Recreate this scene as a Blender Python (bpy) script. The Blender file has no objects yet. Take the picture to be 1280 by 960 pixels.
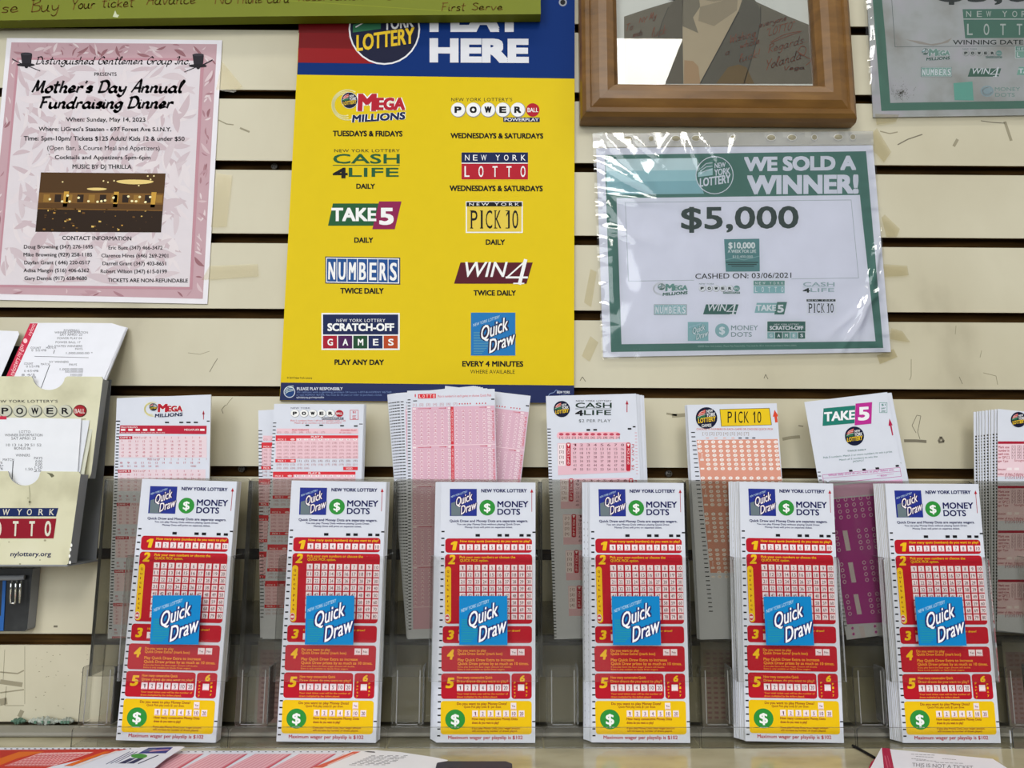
import bpy, math, random
from mathutils import Vector, Matrix, noise
random.seed(7)
SC = bpy.context.scene
COL = SC.collection

# ------------------------------------------------------------------ camera
F = 928.0
TH, RO, YA = math.radians(8.443), math.radians(0.188), math.radians(0.513)
CAM = Vector((0.0, -0.706, 0.2065))
fwd = Vector((math.sin(YA)*math.cos(TH), math.cos(YA)*math.cos(TH), math.sin(TH)))
rt0 = fwd.cross(Vector((0, 0, 1))).normalized()
up0 = rt0.cross(fwd)
RT = rt0*math.cos(RO) + up0*math.sin(RO)
UP = -rt0*math.sin(RO) + up0*math.cos(RO)
cd = bpy.data.cameras.new('camera')
cd.sensor_width = 36.0
cd.lens = F/1280.0*36.0
cd.clip_start = 0.01
cam = bpy.data.objects.new('camera', cd)
COL.objects.link(cam)
cam.matrix_world = Matrix(((RT.x, UP.x, -fwd.x, CAM.x), (RT.y, UP.y, -fwd.y, CAM.y), (RT.z, UP.z, -fwd.z, CAM.z), (0, 0, 0, 1)))
SC.camera = cam

# ------------------------------------------------------------------ light
vs = SC.view_settings
vs.view_transform = 'Standard'
vs.look = 'None'
vs.exposure = 0.0
vs.gamma = 1.0
vs.use_curve_mapping = False
SC.cycles.transparent_max_bounces = 48
SC.cycles.max_bounces = 10
SC.cycles.sample_clamp_indirect = 6.0

w = bpy.data.worlds.new('shop_ambient')
SC.world = w
w.use_nodes = True
bg = w.node_tree.nodes['Background']
bg.inputs[0].default_value = (0.93, 0.97, 1.0, 1)
bg.inputs[1].default_value = 0.30
_nt = w.node_tree
_tc = _nt.nodes.new('ShaderNodeTexCoord')
_sx = _nt.nodes.new('ShaderNodeSeparateXYZ')
_rp = _nt.nodes.new('ShaderNodeValToRGB')
_rp.color_ramp.elements[0].position = 0.42
_rp.color_ramp.elements[0].color = (0.26, 0.25, 0.24, 1)
_rp.color_ramp.elements[1].position = 0.62
_rp.color_ramp.elements[1].color = (0.93, 0.97, 1.0, 1)
_mr = _nt.nodes.new('ShaderNodeMapRange')
_mr.inputs['From Min'].default_value = -1
_nt.links.new(_tc.outputs['Generated'], _sx.inputs[0])
_nt.links.new(_sx.outputs['Z'], _mr.inputs['Value'])
_nt.links.new(_mr.outputs[0], _rp.inputs[0])
_nt.links.new(_rp.outputs[0], bg.inputs[0])


def area(name, loc, target, sx, sy, power, col):
    l = bpy.data.lights.new(name, 'AREA')
    l.shape = 'RECTANGLE'
    l.size, l.size_y, l.energy, l.color = sx, sy, power, col
    o = bpy.data.objects.new(name, l)
    COL.objects.link(o)
    o.location = loc
    d = (Vector(target)-Vector(loc)).normalized()
    o.rotation_euler = d.to_track_quat('-Z', 'Y').to_euler()
    return o


# ceiling troffers of the shop and the shop window behind the camera
area('ceiling_troffer_light', (0.34, -2.40, 1.85), (0.34, -2.40, 0), 0.6, 1.2, 33, (1.0, 0.97, 0.92))
area('ceiling_troffer_light', (-1.46, -2.40, 1.85), (-1.46, -2.40, 0), 0.6, 1.2, 30, (1.0, 0.97, 0.92))
area('ceiling_troffer_light', (3.2, -2.40, 1.85), (3.2, -2.40, 0), 0.6, 1.2, 30, (1.0, 0.97, 0.92))
area('ceiling_strip_light', (0.2, -0.62, 1.85), (0.2, -0.62, 0), 2.4, 0.15, 9, (1.0, 0.97, 0.92))
area('shop_window_light', (-0.9, -3.4, 0.95), (0, 0, 0.25), 3.2, 1.5, 56, (0.92, 0.96, 1.0))

# ------------------------------------------------------------------ helpers


def ray(px, py):
    return (fwd + RT*((px-640)/F) + UP*((480-py)/F))


def at(px, py, Y):
    d = ray(px, py)
    return CAM + d*((Y-CAM.y)/d.y)


def atz(px, py, Z):
    d = ray(px, py)
    return CAM + d*((Z-CAM.z)/d.z)


def lin(h):
    h = h.lstrip('#')
    out = []
    for i in (0, 2, 4):
        c = int(h[i:i+2], 16)/255
        out.append(c/12.92 if c <= 0.04045 else ((c+0.055)/1.055)**2.4)
    return out


MATS = {}


def nt_mat(name):
    m = bpy.data.materials.new(name)
    m.use_nodes = True
    nt = m.node_tree
    return m, nt, nt.nodes['Principled BSDF']


def ink(h, rough=0.55, var=0.05, spec=0.15):
    """printed colour: a principled surface with a faint noise in the tone"""
    k = (h, rough)
    if k in MATS:
        return MATS[k]
    m, nt, b = nt_mat('print_' + h.lstrip('#'))
    c = lin(h)
    tc = nt.nodes.new('ShaderNodeTexCoord')
    n = nt.nodes.new('ShaderNodeTexNoise')
    n.inputs['Scale'].default_value = 60
    n.inputs['Detail'].default_value = 4
    nt.links.new(tc.outputs['Object'], n.inputs['Vector'])
    mx = nt.nodes.new('ShaderNodeMix')
    mx.data_type = 'RGBA'
    mx.inputs[6].default_value = (*[x*(1-var) for x in c], 1)
    mx.inputs[7].default_value = (*[min(1, x*(1+var)) for x in c], 1)
    nt.links.new(n.outputs['Fac'], mx.inputs[0])
    nt.links.new(mx.outputs[2], b.inputs['Base Color'])
    b.inputs['Roughness'].default_value = rough
    b.inputs['Specular IOR Level'].default_value = spec
    MATS[k] = m
    return m


def ramp_mat(name, stops, scale=(1, 1, 1), nscale=8, detail=6, rough=0.5, spec=0.4, bump=0.0, dist=0.0):
    """noise -> colour ramp surface"""
    m, nt, b = nt_mat(name)
    tc = nt.nodes.new('ShaderNodeTexCoord')
    mp = nt.nodes.new('ShaderNodeMapping')
    mp.inputs['Scale'].default_value = scale
    n = nt.nodes.new('ShaderNodeTexNoise')
    n.inputs['Scale'].default_value = nscale
    n.inputs['Detail'].default_value = detail
    n.inputs['Distortion'].default_value = dist
    r = nt.nodes.new('ShaderNodeValToRGB')
    e = r.color_ramp.elements
    e[0].position, e[0].color = stops[0][0], (*lin(stops[0][1]), 1)
    e[1].position, e[1].color = stops[-1][0], (*lin(stops[-1][1]), 1)
    for p, h in stops[1:-1]:
        x = e.new(p)
        x.color = (*lin(h), 1)
    nt.links.new(tc.outputs['Object'], mp.inputs['Vector'])
    nt.links.new(mp.outputs[0], n.inputs['Vector'])
    nt.links.new(n.outputs['Fac'], r.inputs[0])
    nt.links.new(r.outputs[0], b.inputs['Base Color'])
    b.inputs['Roughness'].default_value = rough
    b.inputs['Specular IOR Level'].default_value = spec
    if bump:
        bp = nt.nodes.new('ShaderNodeBump')
        bp.inputs['Strength'].default_value = bump
        bp.inputs['Distance'].default_value = 0.001
        nt.links.new(n.outputs['Fac'], bp.inputs['Height'])
        nt.links.new(bp.outputs[0], b.inputs['Normal'])
    return m


def clear_mat(name, tint, rough=0.06, gloss=0.55, ior=1.45, smudge=0.0, haze=0.0, dust=0.62):
    """thin clear plastic: tinted transparency plus a fresnel reflection, with smudges"""
    m = bpy.data.materials.new(name)
    m.use_nodes = True
    nt = m.node_tree
    nt.nodes.remove(nt.nodes['Principled BSDF'])
    out = nt.nodes['Material Output']
    tr = nt.nodes.new('ShaderNodeBsdfTransparent')
    tr.inputs[0].default_value = (*lin(tint), 1)
    gl = nt.nodes.new('ShaderNodeBsdfGlossy')
    gl.inputs['Roughness'].default_value = rough
    fr = nt.nodes.new('ShaderNodeFresnel')
    fr.inputs['IOR'].default_value = ior
    mu = nt.nodes.new('ShaderNodeMath')
    mu.operation = 'MULTIPLY'
    mu.inputs[1].default_value = gloss
    nt.links.new(fr.outputs[0], mu.inputs[0])
    mix = nt.nodes.new('ShaderNodeMixShader')
    nt.links.new(mu.outputs[0], mix.inputs[0])
    nt.links.new(tr.outputs[0], mix.inputs[1])
    nt.links.new(gl.outputs[0], mix.inputs[2])
    last = mix
    if smudge or haze:
        tc = nt.nodes.new('ShaderNodeTexCoord')
        n = nt.nodes.new('ShaderNodeTexNoise')
        n.inputs['Scale'].default_value = 35
        n.inputs['Detail'].default_value = 7
        nt.links.new(tc.outputs['Object'], n.inputs['Vector'])
        mr = nt.nodes.new('ShaderNodeMapRange')
        mr.inputs['From Min'].default_value = 0.45
        mr.inputs['From Max'].default_value = 0.8
        mr.inputs['To Min'].default_value = haze
        mr.inputs['To Max'].default_value = haze + smudge
        nt.links.new(n.outputs['Fac'], mr.inputs['Value'])
        df = nt.nodes.new('ShaderNodeBsdfDiffuse')
        df.inputs[0].default_value = (dust, dust, dust*.97, 1)
        mix2 = nt.nodes.new('ShaderNodeMixShader')
        nt.links.new(mr.outputs[0], mix2.inputs[0])
        nt.links.new(mix.outputs[0], mix2.inputs[1])
        nt.links.new(df.outputs[0], mix2.inputs[2])
        last = mix2
    nt.links.new(last.outputs[0], out.inputs['Surface'])
    return m


def tag(o, label, cat, group=None):
    o['label'] = label
    o['category'] = cat
    if group:
        o['group'] = group
    return o


def empty(name, loc):
    o = bpy.data.objects.new(name, None)
    o.empty_display_size = 0.02
    o.location = loc
    COL.objects.link(o)
    return o


class MB:
    """collects simple solids into one mesh"""

    def __init__(s):
        s.v, s.f, s.m, s.mats = [], [], [], []

    def mi(s, mat):
        if mat not in s.mats:
            s.mats.append(mat)
        return s.mats.index(mat)

    def add(s, vs_, fs, mat):
        b = len(s.v)
        s.v += [tuple(p) for p in vs_]
        i = s.mi(mat)
        for f in fs:
            s.f.append([b+k for k in f])
            s.m.append(i)

    def box(s, x0, x1, y0, y1, z0, z1, mat):
        v = [(x, y, z) for z in (z0, z1) for y in (y0, y1) for x in (x0, x1)]
        s.add(v, [(0, 2, 3, 1), (4, 5, 7, 6), (0, 1, 5, 4), (2, 6, 7, 3), (0, 4, 6, 2), (1, 3, 7, 5)], mat)

    def prism(s, pts, y0, y1, mat, side=None):
        """outline in x,z pushed from y0 (front) to y1 (back)"""
        n = len(pts)
        v = [(x, y0, z) for x, z in pts] + [(x, y1, z) for x, z in pts]
        s.add(v, [list(range(n)), list(range(2*n-1, n-1, -1))], mat)
        s.add(v, [(i, i+n, (i+1) % n+n, (i+1) % n) for i in range(n)], side or mat)

    def tube(s, pts, r, mat, n=8, cap=True):
        pts = [Vector(p) for p in pts]
        rings = []
        for i, p in enumerate(pts):
            d = (pts[min(i+1, len(pts)-1)]-pts[max(i-1, 0)]).normalized()
            a = d.orthogonal().normalized() if i == 0 else (A - d*A.dot(d)).normalized()
            A = a
            b2 = d.cross(a)
            rings.append([p+(a*math.cos(2*math.pi*k/n)+b2*math.sin(2*math.pi*k/n))*r for k in range(n)])
        v = [q for rg in rings for q in rg]
        f = []
        for i in range(len(pts)-1):
            for k in range(n):
                f.append((i*n+k, i*n+(k+1) % n, (i+1)*n+(k+1) % n, (i+1)*n+k))
        if cap:
            f.append(list(range(n))[::-1])
            f.append([(len(pts)-1)*n+k for k in range(n)])
        s.add(v, f, mat)

    def build(s, name, parent=None, loc=(0, 0, 0), smooth=False):
        me = bpy.data.meshes.new(name)
        me.from_pydata(s.v, [], s.f)
        for m in s.mats:
            me.materials.append(m)
        me.polygons.foreach_set('material_index', s.m)
        if smooth:
            me.polygons.foreach_set('use_smooth', [True]*len(s.f))
        me.update()
        o = bpy.data.objects.new(name, me)
        o.location = loc
        COL.objects.link(o)
        if parent:
            o.parent = parent
        return o


def rrect(x0, z0, x1, z1, r, n=5, corners='tltrblbr'):
    pts = []
    for cx, cz, a0, key in ((x0+r, z0+r, 180, 'bl'), (x1-r, z0+r, 270, 'br'), (x1-r, z1-r, 0, 'tr'), (x0+r, z1-r, 90, 'tl')):
        if key in corners:
            for k in range(n+1):
                a = math.radians(a0+90*k/n)
                pts.append((cx+r*math.cos(a), cz+r*math.sin(a)))
        else:
            pts.append((cx+(r if 'r' in key else -r), cz+(r if 't' in key else -r)))
    return pts


# ------------------------------------------------------------------ lettering
GLY = {}


def text_mesh(s, bold=0.0, sp=1.0, res=3):
    k = (s, sp)
    if k in GLY:
        return GLY[k]
    cu = bpy.data.curves.new('lettering', 'FONT')
    cu.body = s
    cu.size = 1.0
    cu.space_character = sp
    cu.resolution_u = res
    ob = bpy.data.objects.new('lettering', cu)
    COL.objects.link(ob)
    dg = bpy.context.evaluated_depsgraph_get()
    me = ob.evaluated_get(dg).to_mesh()
    v = [(p.co.x, p.co.y) for p in me.vertices]
    f = [list(p.vertices) for p in me.polygons]
    ob.evaluated_get(dg).to_mesh_clear()
    bpy.data.objects.remove(ob)
    bpy.data.curves.remove(cu)
    if not v:
        GLY[k] = ([], [])
        return GLY[k]
    x0 = min(p[0] for p in v)
    x1 = max(p[0] for p in v)
    cap = CAPH[0]
    GLY[k] = ([((x-x0)/max(1e-6, x1-x0), y/cap) for x, y in v], f)
    return GLY[k]


CAPH = [1.0]
_v, _f = text_mesh('H')
CAPH[0] = max(p[1] for p in _v)
GLY.clear()

# single-stroke alphabet for handwriting and script (x, y with y=1 the cap height)
STK = {
    'a': '.42,.42 .25,.5 .06,.3 .1,.05 .28,.02 .42,.25 .44,.5 .42,.1 .55,.02', 'b': '.05,.45 .2,.8 .18,1 .08,.9 .06,.1 .2,0 .4,.15 .4,.4 .25,.5 .08,.3',
    'c': '.4,.42 .25,.5 .06,.3 .1,.06 .28,0 .45,.12', 'd': '.42,.42 .25,.5 .06,.3 .1,.05 .28,.02 .42,.25 .5,1 .42,.1 .55,.02',
    'e': '.06,.22 .35,.3 .32,.48 .18,.5 .06,.25 .15,.02 .45,.12', 'f': '.15,-.3 .2,.5 .3,1 .42,.95|.05,.48 .4,.5',
    'g': '.42,.42 .25,.5 .06,.3 .12,.06 .3,.08 .44,.5 .4,-.2 .2,-.35 .05,-.22', 'h': '.06,0 .1,1|.07,.3 .25,.5 .38,.42 .36,.05 .5,.03',
    'i': '.08,.48 .08,.08 .2,.02|.1,.7 .11,.72', 'k': '.06,0 .1,1|.4,.5 .09,.22 .42,0', 'l': '.05,.2 .25,.85 .18,1 .1,.8 .1,.1 .25,.02',
    'm': '.05,0 .08,.5|.07,.3 .2,.5 .3,.42 .29,0|.3,.3 .44,.5 .54,.42 .53,.05 .66,.03', 'n': '.05,0 .08,.5|.07,.3 .24,.5 .37,.42 .36,.05 .5,.03',
    'o': '.25,.5 .06,.3 .1,.05 .28,0 .42,.2 .38,.45 .25,.5', 'p': '.05,-.35 .1,.5|.08,.35 .25,.5 .42,.38 .38,.1 .2,0 .08,.12',
    'r': '.06,0 .1,.5|.09,.3 .22,.48 .38,.46', 's': '.38,.45 .2,.5 .1,.38 .34,.2 .3,.03 .06,.04', 't': '.2,.95 .16,.1 .3,.02|.02,.62 .38,.66',
    'u': '.06,.5 .08,.1 .22,0 .4,.2 .44,.5 .42,.08 .55,.02', 'v': '.05,.5 .2,0 .42,.5', 'w': '.05,.5 .15,.02 .28,.4 .38,.02 .56,.5',
    'y': '.06,.5 .1,.2 .25,.12 .42,.3|.45,.5 .36,-.2 .18,-.35 .05,-.22', 'z': '.05,.48 .4,.48 .06,.02 .42,.02',
    'A': '.02,0 .35,1 .45,.95 .5,0|.14,.35 .55,.4', 'B': '.08,0 .12,1|.02,.9 .4,1 .5,.8 .14,.55 .5,.45 .5,.1 .06,0', 'C': '.55,.85 .35,1 .08,.6 .12,.1 .35,0 .58,.18',
    'D': '.1,0 .15,1|.02,.9 .4,1 .62,.6 .5,.1 .05,0', 'F': '.1,0 .16,.95|.05,.95 .55,1|.14,.5 .42,.54', 'G': '.55,.85 .35,1 .08,.6 .12,.1 .35,0 .55,.2 .55,.45 .35,.42',
    'H': '.08,0 .1,1|.5,0 .52,1|.08,.5 .52,.52', 'I': '.05,.9 .3,1 .25,.5 .2,.02 .02,.1', 'M': '.02,.02 .15,.6 .22,1 .34,.15 .6,1 .62,.1 .75,.05',
    'N': '.05,0 .1,1 .48,0 .52,1', 'P': '.1,0 .12,1|.02,.88 .4,1 .5,.75 .35,.5 .12,.5', 'R': '.1,0 .12,1|.02,.9 .4,1 .5,.75 .14,.5 .52,0', 'S': '.5,.88 .3,1 .12,.8 .48,.35 .35,.02 .05,.12',
    'T': '.3,1 .26,0|.02,.95 .58,1', 'V': '.05,1 .25,0 .52,1', 'W': '.05,1 .18,0 .36,.7 .52,0 .72,1', 'Y': '.05,1 .28,.5 .52,1|.28,.5 .2,-.1', 'L': '.15,1 .1,.05 .5,.02', 'O': '.3,1 .06,.6 .1,.1 .3,0 .52,.35 .46,.85 .3,1',
    "'": '.1,1 .05,.8', '.': '.06,.03 .09,.01', ',': '.1,.05 .04,-.12', '!': '.12,1 .1,.3|.08,.03 .1,.01', '"': '.05,1 .03,.8|.2,1 .18,.8', ':': '.06,.4 .08,.38|.06,.05 .08,.03', '-': '.05,.3 .3,.3',
}
for k_ in list(STK):
    STK[k_] = [[tuple(float(q) for q in p.split(',')) for p in st.split()] for st in STK[k_].split('|')]


def spline(pts, n=5):
    if len(pts) < 3:
        return pts
    out = []
    P = [pts[0]] + list(pts) + [pts[-1]]
    for i in range(1, len(P)-2):
        p0, p1, p2, p3 = P[i-1:i+3]
        for k in range(n):
            t = k/n
            out.append(tuple(0.5*((2*p1[j]) + (-p0[j]+p2[j])*t + (2*p0[j]-5*p1[j]+4*p2[j]-p3[j])*t*t + (-p0[j]+3*p1[j]-3*p2[j]+p3[j])*t**3) for j in (0, 1)))
    out.append(pts[-1])
    return out


EPS = 0.00007


class Sheet:
    """a flat thing (paper, board, panel): a thin body with printing laid on its face.
    Built in its own coordinates: x along it, z up along it, -y out of its face."""

    def __init__(s, name, p0, lean=0.0, ang=0.0, thick=0.0002, yaw=0.0):
        s.name, s.p0, s.thick = name, Vector(p0), thick
        l = math.radians(lean)
        X = Vector((1, 0, 0))
        Z = Vector((0, math.sin(l), math.cos(l)))
        a = math.radians(ang)
        s.X = X*math.cos(a) + Z*math.sin(a)
        s.Z = -X*math.sin(a) + Z*math.cos(a)
        if yaw:
            R = Matrix.Rotation(math.radians(yaw), 3, 'Z')
            s.X, s.Z = R @ s.X, R @ s.Z
        s.Y = s.Z.cross(s.X)
        s.parts = {}
        s.order = []
        s.cur = None
        s.use(name)
        s.bend = None
        s.clip = None
        s.bounds = None

    def use(s, part=None, label=None):
        """printing that follows goes to this part (None = the sheet itself)"""
        part = part or s.name
        if part == s.name and s.name in s.parts:
            s.cur = s.parts[part]
            return
        key = part
        s.cur = dict(name=part, v=[], f=[], m=[], mats=[], label=label)
        if part == s.name:
            s.parts[part] = s.cur
        s.order.append(s.cur)

    def px(s, x, y):
        d = ray(x, y)
        t = (s.p0-CAM).dot(s.Y)/d.dot(s.Y)
        q = CAM + d*t - s.p0
        return q.dot(s.X), q.dot(s.Z)

    def emit(s, pts, faces, mat, L):
        c = s.cur
        if s.clip:
            u0, v0, u1, v1 = s.clip
            np_, nf = list(pts), []
            for f in faces:
                if all(u0 <= pts[k][0] <= u1 and v0 <= pts[k][1] <= v1 for k in f):
                    nf.append(f)
                    continue
                q = [pts[k] for k in f]
                for ax, lim, sg_ in ((0, u0, 1), (0, u1, -1), (1, v0, 1), (1, v1, -1)):
                    o_ = []
                    for a in range(len(q)):
                        p1, p2 = q[a-1], q[a]
                        d1, d2 = (p1[ax]-lim)*sg_, (p2[ax]-lim)*sg_
                        if (d1 < 0) != (d2 < 0):
                            t = d1/(d1-d2)
                            o_.append((p1[0]+(p2[0]-p1[0])*t, p1[1]+(p2[1]-p1[1])*t))
                        if d2 >= 0:
                            o_.append(p2)
                    q = o_
                    if not q:
                        break
                if len(q) > 2:
                    nf.append(list(range(len(np_), len(np_)+len(q))))
                    np_ += q
            used = sorted({k for f in nf for k in f})
            if not used:
                return
            mp = {k: i for i, k in enumerate(used)}
            pts = [np_[k] for k in used]
            faces = [[mp[k] for k in f] for f in nf]
        if mat not in c['mats']:
            c['mats'].append(mat)
        i = c['mats'].index(mat)
        b = len(c['v'])
        c['v'] += [(u, -EPS*L, v) for u, v in pts]
        for f in faces:
            c['f'].append([b+k for k in f])
            c['m'].append(i)

    def body(s, pts, mat, side=None):
        """the sheet itself from its outline (own coordinates)"""
        c = s.cur
        n = len(pts)
        for mm in (mat, side or mat):
            if mm not in c['mats']:
                c['mats'].append(mm)
        i, j = c['mats'].index(mat), c['mats'].index(side or mat)
        b = len(c['v'])
        c['v'] += [(u, 0, v) for u, v in pts] + [(u, s.thick, v) for u, v in pts]
        c['f'] += [[b+k for k in range(n)], [b+k for k in range(2*n-1, n-1, -1)]]
        c['m'] += [i, j]
        for k in range(n):
            c['f'].append([b+k, b+(k+1) % n, b+n+(k+1) % n, b+n+k])
            c['m'].append(j)

    def body_px(s, pts, mat, side=None):
        s.body([s.px(*p) for p in pts], mat, side)

    def body_grid(s, quad, mat, nx, nz):
        """a finely divided sheet body so that it can be bent; quad = TL,TR,BR,BL in own coordinates"""
        c = s.cur
        if mat not in c['mats']:
            c['mats'].append(mat)
        i = c['mats'].index(mat)
        TL, TR, BR, BL = quad
        for yy in (0, s.thick):
            b = len(c['v'])
            for a in range(nz+1):
                for e in range(nx+1):
                    u, t = e/nx, a/nz
                    c['v'].append((((TL[0]*(1-u)+TR[0]*u)*(1-t)+(BL[0]*(1-u)+BR[0]*u)*t), yy, ((TL[1]*(1-u)+TR[1]*u)*(1-t)+(BL[1]*(1-u)+BR[1]*u)*t)))
            for a in range(nz):
                for e in range(nx):
                    k = b+a*(nx+1)+e
                    c['f'].append([k, k+1, k+nx+2, k+nx+1])
                    c['m'].append(i)

    def g(s):
        return G(s, lambda x, y: s.px(x, y))

    def gl(s, x0, z1, sc):
        """own-coordinate frame: units of sc metres, x right from x0, y down from z1"""
        return G(s, lambda x, y: (x0+x*sc, z1-y*sc))

    def finish(s, base=True):
        main = s.parts[s.name]
        us = [v[0] for v in main['v']]
        zs = [v[2] for v in main['v']]
        cu, cz = (min(us)+max(us))/2, min(zs)
        org = s.p0 + s.X*cu + s.Z*cz
        objs = []
        root = None
        for c in s.order:
            if not c['v']:
                continue
            me = bpy.data.meshes.new(c['name'])
            vv = c['v']
            if s.bend:
                vv = [(x, y+s.bend(x, z), z) for x, y, z in vv]
            me.from_pydata([(x-cu, y, z-cz) for x, y, z in vv], [], c['f'])
            for m in c['mats']:
                me.materials.append(m)
            me.polygons.foreach_set('material_index', c['m'])
            me.update()
            o = bpy.data.objects.new(c['name'], me)
            COL.objects.link(o)
            if c is main:
                root = o
                X, Y, Z = s.X, s.Y, s.Z
                o.matrix_world = Matrix(((X.x, Y.x, Z.x, org.x), (X.y, Y.y, Z.y, org.y), (X.z, Y.z, Z.z, org.z), (0, 0, 0, 1)))
            else:
                objs.append(o)
                if c['label']:
                    o['label'] = c['label']
        for o in objs:
            o.parent = root
        return root


class G:
    """drawing frame on a sheet (x right, y down)"""

    def __init__(s, sheet, fn, slope=0.0):
        s.sh, s.fn, s.slope = sheet, fn, slope

    def sub(s, x0, y0, x1, y1, W=None, H=None, slope=0.0, lean=0.0):
        W = W or 1.0
        H = H or 1.0
        ax, ay = (x1-x0)/W, (y1-y0)/H
        return G(s.sh, lambda x, y: s.fn(x0+ax*x+lean*(H-y)*ay, y0+ay*y+slope*x*ax))

    def out(s, pts, faces, col, L):
        m = ink(col) if isinstance(col, str) else col
        s.sh.emit([s.fn(*p) for p in pts], faces, m, L)

    def poly(s, pts, col, L=1):
        s.out(pts, [list(range(len(pts)))], col, L)

    def rect(s, x0, y0, x1, y1, col, L=1, r=0.0):
        if r:
            return s.poly(rrect(x0, y0, x1, y1, r, 4), col, L)
        s.poly([(x0, y1), (x1, y1), (x1, y0), (x0, y0)], col, L)

    def rects(s, rs, col, L=1):
        v, f = [], []
        for x0, y0, x1, y1 in rs:
            b = len(v)
            v += [(x0, y1), (x1, y1), (x1, y0), (x0, y0)]
            f.append([b, b+1, b+2, b+3])
        s.out(v, f, col, L)

    def frame(s, x0, y0, x1, y1, t, col, L=1):
        s.rects([(x0, y0, x1, y0+t), (x0, y1-t, x1, y1), (x0, y0, x0+t, y1), (x1-t, y0, x1, y1)], col, L)

    def ell(s, cx, cy, rx, ry, col, L=1, n=28):
        s.poly([(cx+rx*math.cos(2*math.pi*k/n), cy+ry*math.sin(2*math.pi*k/n)) for k in range(n)], col, L)

    def arc(s, cx, cy, rx, ry, a0, a1, wd, col, L=1, n=20):
        s.line([(cx+rx*math.cos(math.radians(a0+(a1-a0)*k/n)), cy+ry*math.sin(math.radians(a0+(a1-a0)*k/n))) for k in range(n+1)], wd, col, L)

    def line(s, pts, wd, col, L=1, nib=None):
        v, f = [], []
        for i in range(len(pts)-1):
            (xa, ya), (xb, yb) = pts[i], pts[i+1]
            dx, dy = xb-xa, yb-ya
            l = math.hypot(dx, dy) or 1e-9
            h = wd/2
            if nib is not None:
                h = wd/2*(0.3+0.7*abs(dx/l*math.sin(nib)+dy/l*math.cos(nib)))
            nx, ny = -dy/l*h, dx/l*h
            ex, ey = dx/l*h*0.4, dy/l*h*0.4
            b = len(v)
            v += [(xa+nx-ex, ya+ny-ey), (xb+nx+ex, yb+ny+ey), (xb-nx+ex, yb-ny+ey), (xa-nx-ex, ya-ny-ey)]
            f.append([b, b+1, b+2, b+3])
        s.out(v, f, col, L)

    def text(s, t, x0, y0, x1, y1, col, L=3, bold=0.0, sp=1.0, slope=0.0, sh=0.0, rot=None):
        """fit text: x0..x1 its width, y0 the cap top, y1 the baseline"""
        if t == '1':
            v, f = [(.0, .78), (.55, 1), (1, 1), (1, 0), (.5, 0), (.5, .8), (.0, .66)], [[6, 5, 1, 0], [5, 4, 3, 2, 1]]
        else:
            v, f = text_mesh(t, 0, sp)
        if not v:
            return
        W, H = x1-x0, y1-y0
        d = max(0.0, bold)*0.62*H
        x0, y0, W, H = x0+d, y0+d*.6, W-2*d, H-1.2*d
        slope += s.slope
        b0 = y1-d*.6
        if d <= 0:
            offs = [(0, 0)]
        elif bold < .045:
            offs = [(-d, -d*.6), (d, -d*.6), (d, d*.6), (-d, d*.6)]
        else:
            offs = [(d*i, d*j*.8) for i in (-1, 0, 1) for j in (-1, 0, 1)]
        for k, (ox, oy) in enumerate(offs):
            s.out([(x0+ox+W*x+sh*H*y, b0+oy-H*y+slope*(W*x)) for x, y in v], f, col, L+0.1*k)

    def outlined(s, t, x0, y0, x1, y1, col, edge, L=3, bold=0.02, eb=0.07, **k):
        d = (eb-bold)*0.62*(y1-y0)
        s.text(t, x0-d, y0, x1+d, y1, edge, L, bold=eb, **k)
        s.text(t, x0, y0, x1, y1, col, L+1, bold=bold, **k)

    def vtext(s, t, x, y0, y1, h, col, L=3, up=True, bold=0.0):
        """text running up (or down) a vertical line: centred on x, height h"""
        v, f = text_mesh(t, bold)
        if not v:
            return
        if up:
            s.out([(x+h/2-h*b, y1-(y1-y0)*a) for a, b in v], f, col, L)
        else:
            s.out([(x-h/2+h*b, y0+(y1-y0)*a) for a, b in v], f, col, L)

    def script(s, t, x0, y0, x1, y1, wd, col, L=3, sh=0.25, slope=0.0, nib=None, jit=0.0):
        """stroke lettering between x0..x1, cap top y0, baseline y1"""
        adv, strokes = 0.0, []
        for ch in t:
            if ch == ' ':
                adv += 0.35
                continue
            st = STK.get(ch)
            if not st:
                adv += 0.3
                continue
            mxx = max(p[0] for q in st for p in q)
            jy = random.uniform(-jit, jit)
            for q in st:
                strokes.append([(adv+p[0], p[1]+jy) for p in spline(q)])
            adv += mxx+0.06
        W, H = x1-x0, y1-y0
        for q in strokes:
            s.line([(x0+W*p[0]/adv+sh*H*p[1], y1-H*p[1]+slope*W*p[0]/adv) for p in q], wd, col, L, nib)


# ------------------------------------------------------------------ the lottery marks (drawn in unit frames)
FULL = dict(navy='14224f', red='b3182c', white='f2f2f2', yel='e9c820', green='1f5a34', mar='8c1c50', blue='1f6fae', black='0d0d12', pale='efe6a0')
GRN = dict(navy='3d6b62', red='6d9b93', white='e6eaee', yel='d4e0e0', green='8fb9bb', mar='3f6e66', blue='8fbcc0', black='1d2c2a', pale='e6eaee')


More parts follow.
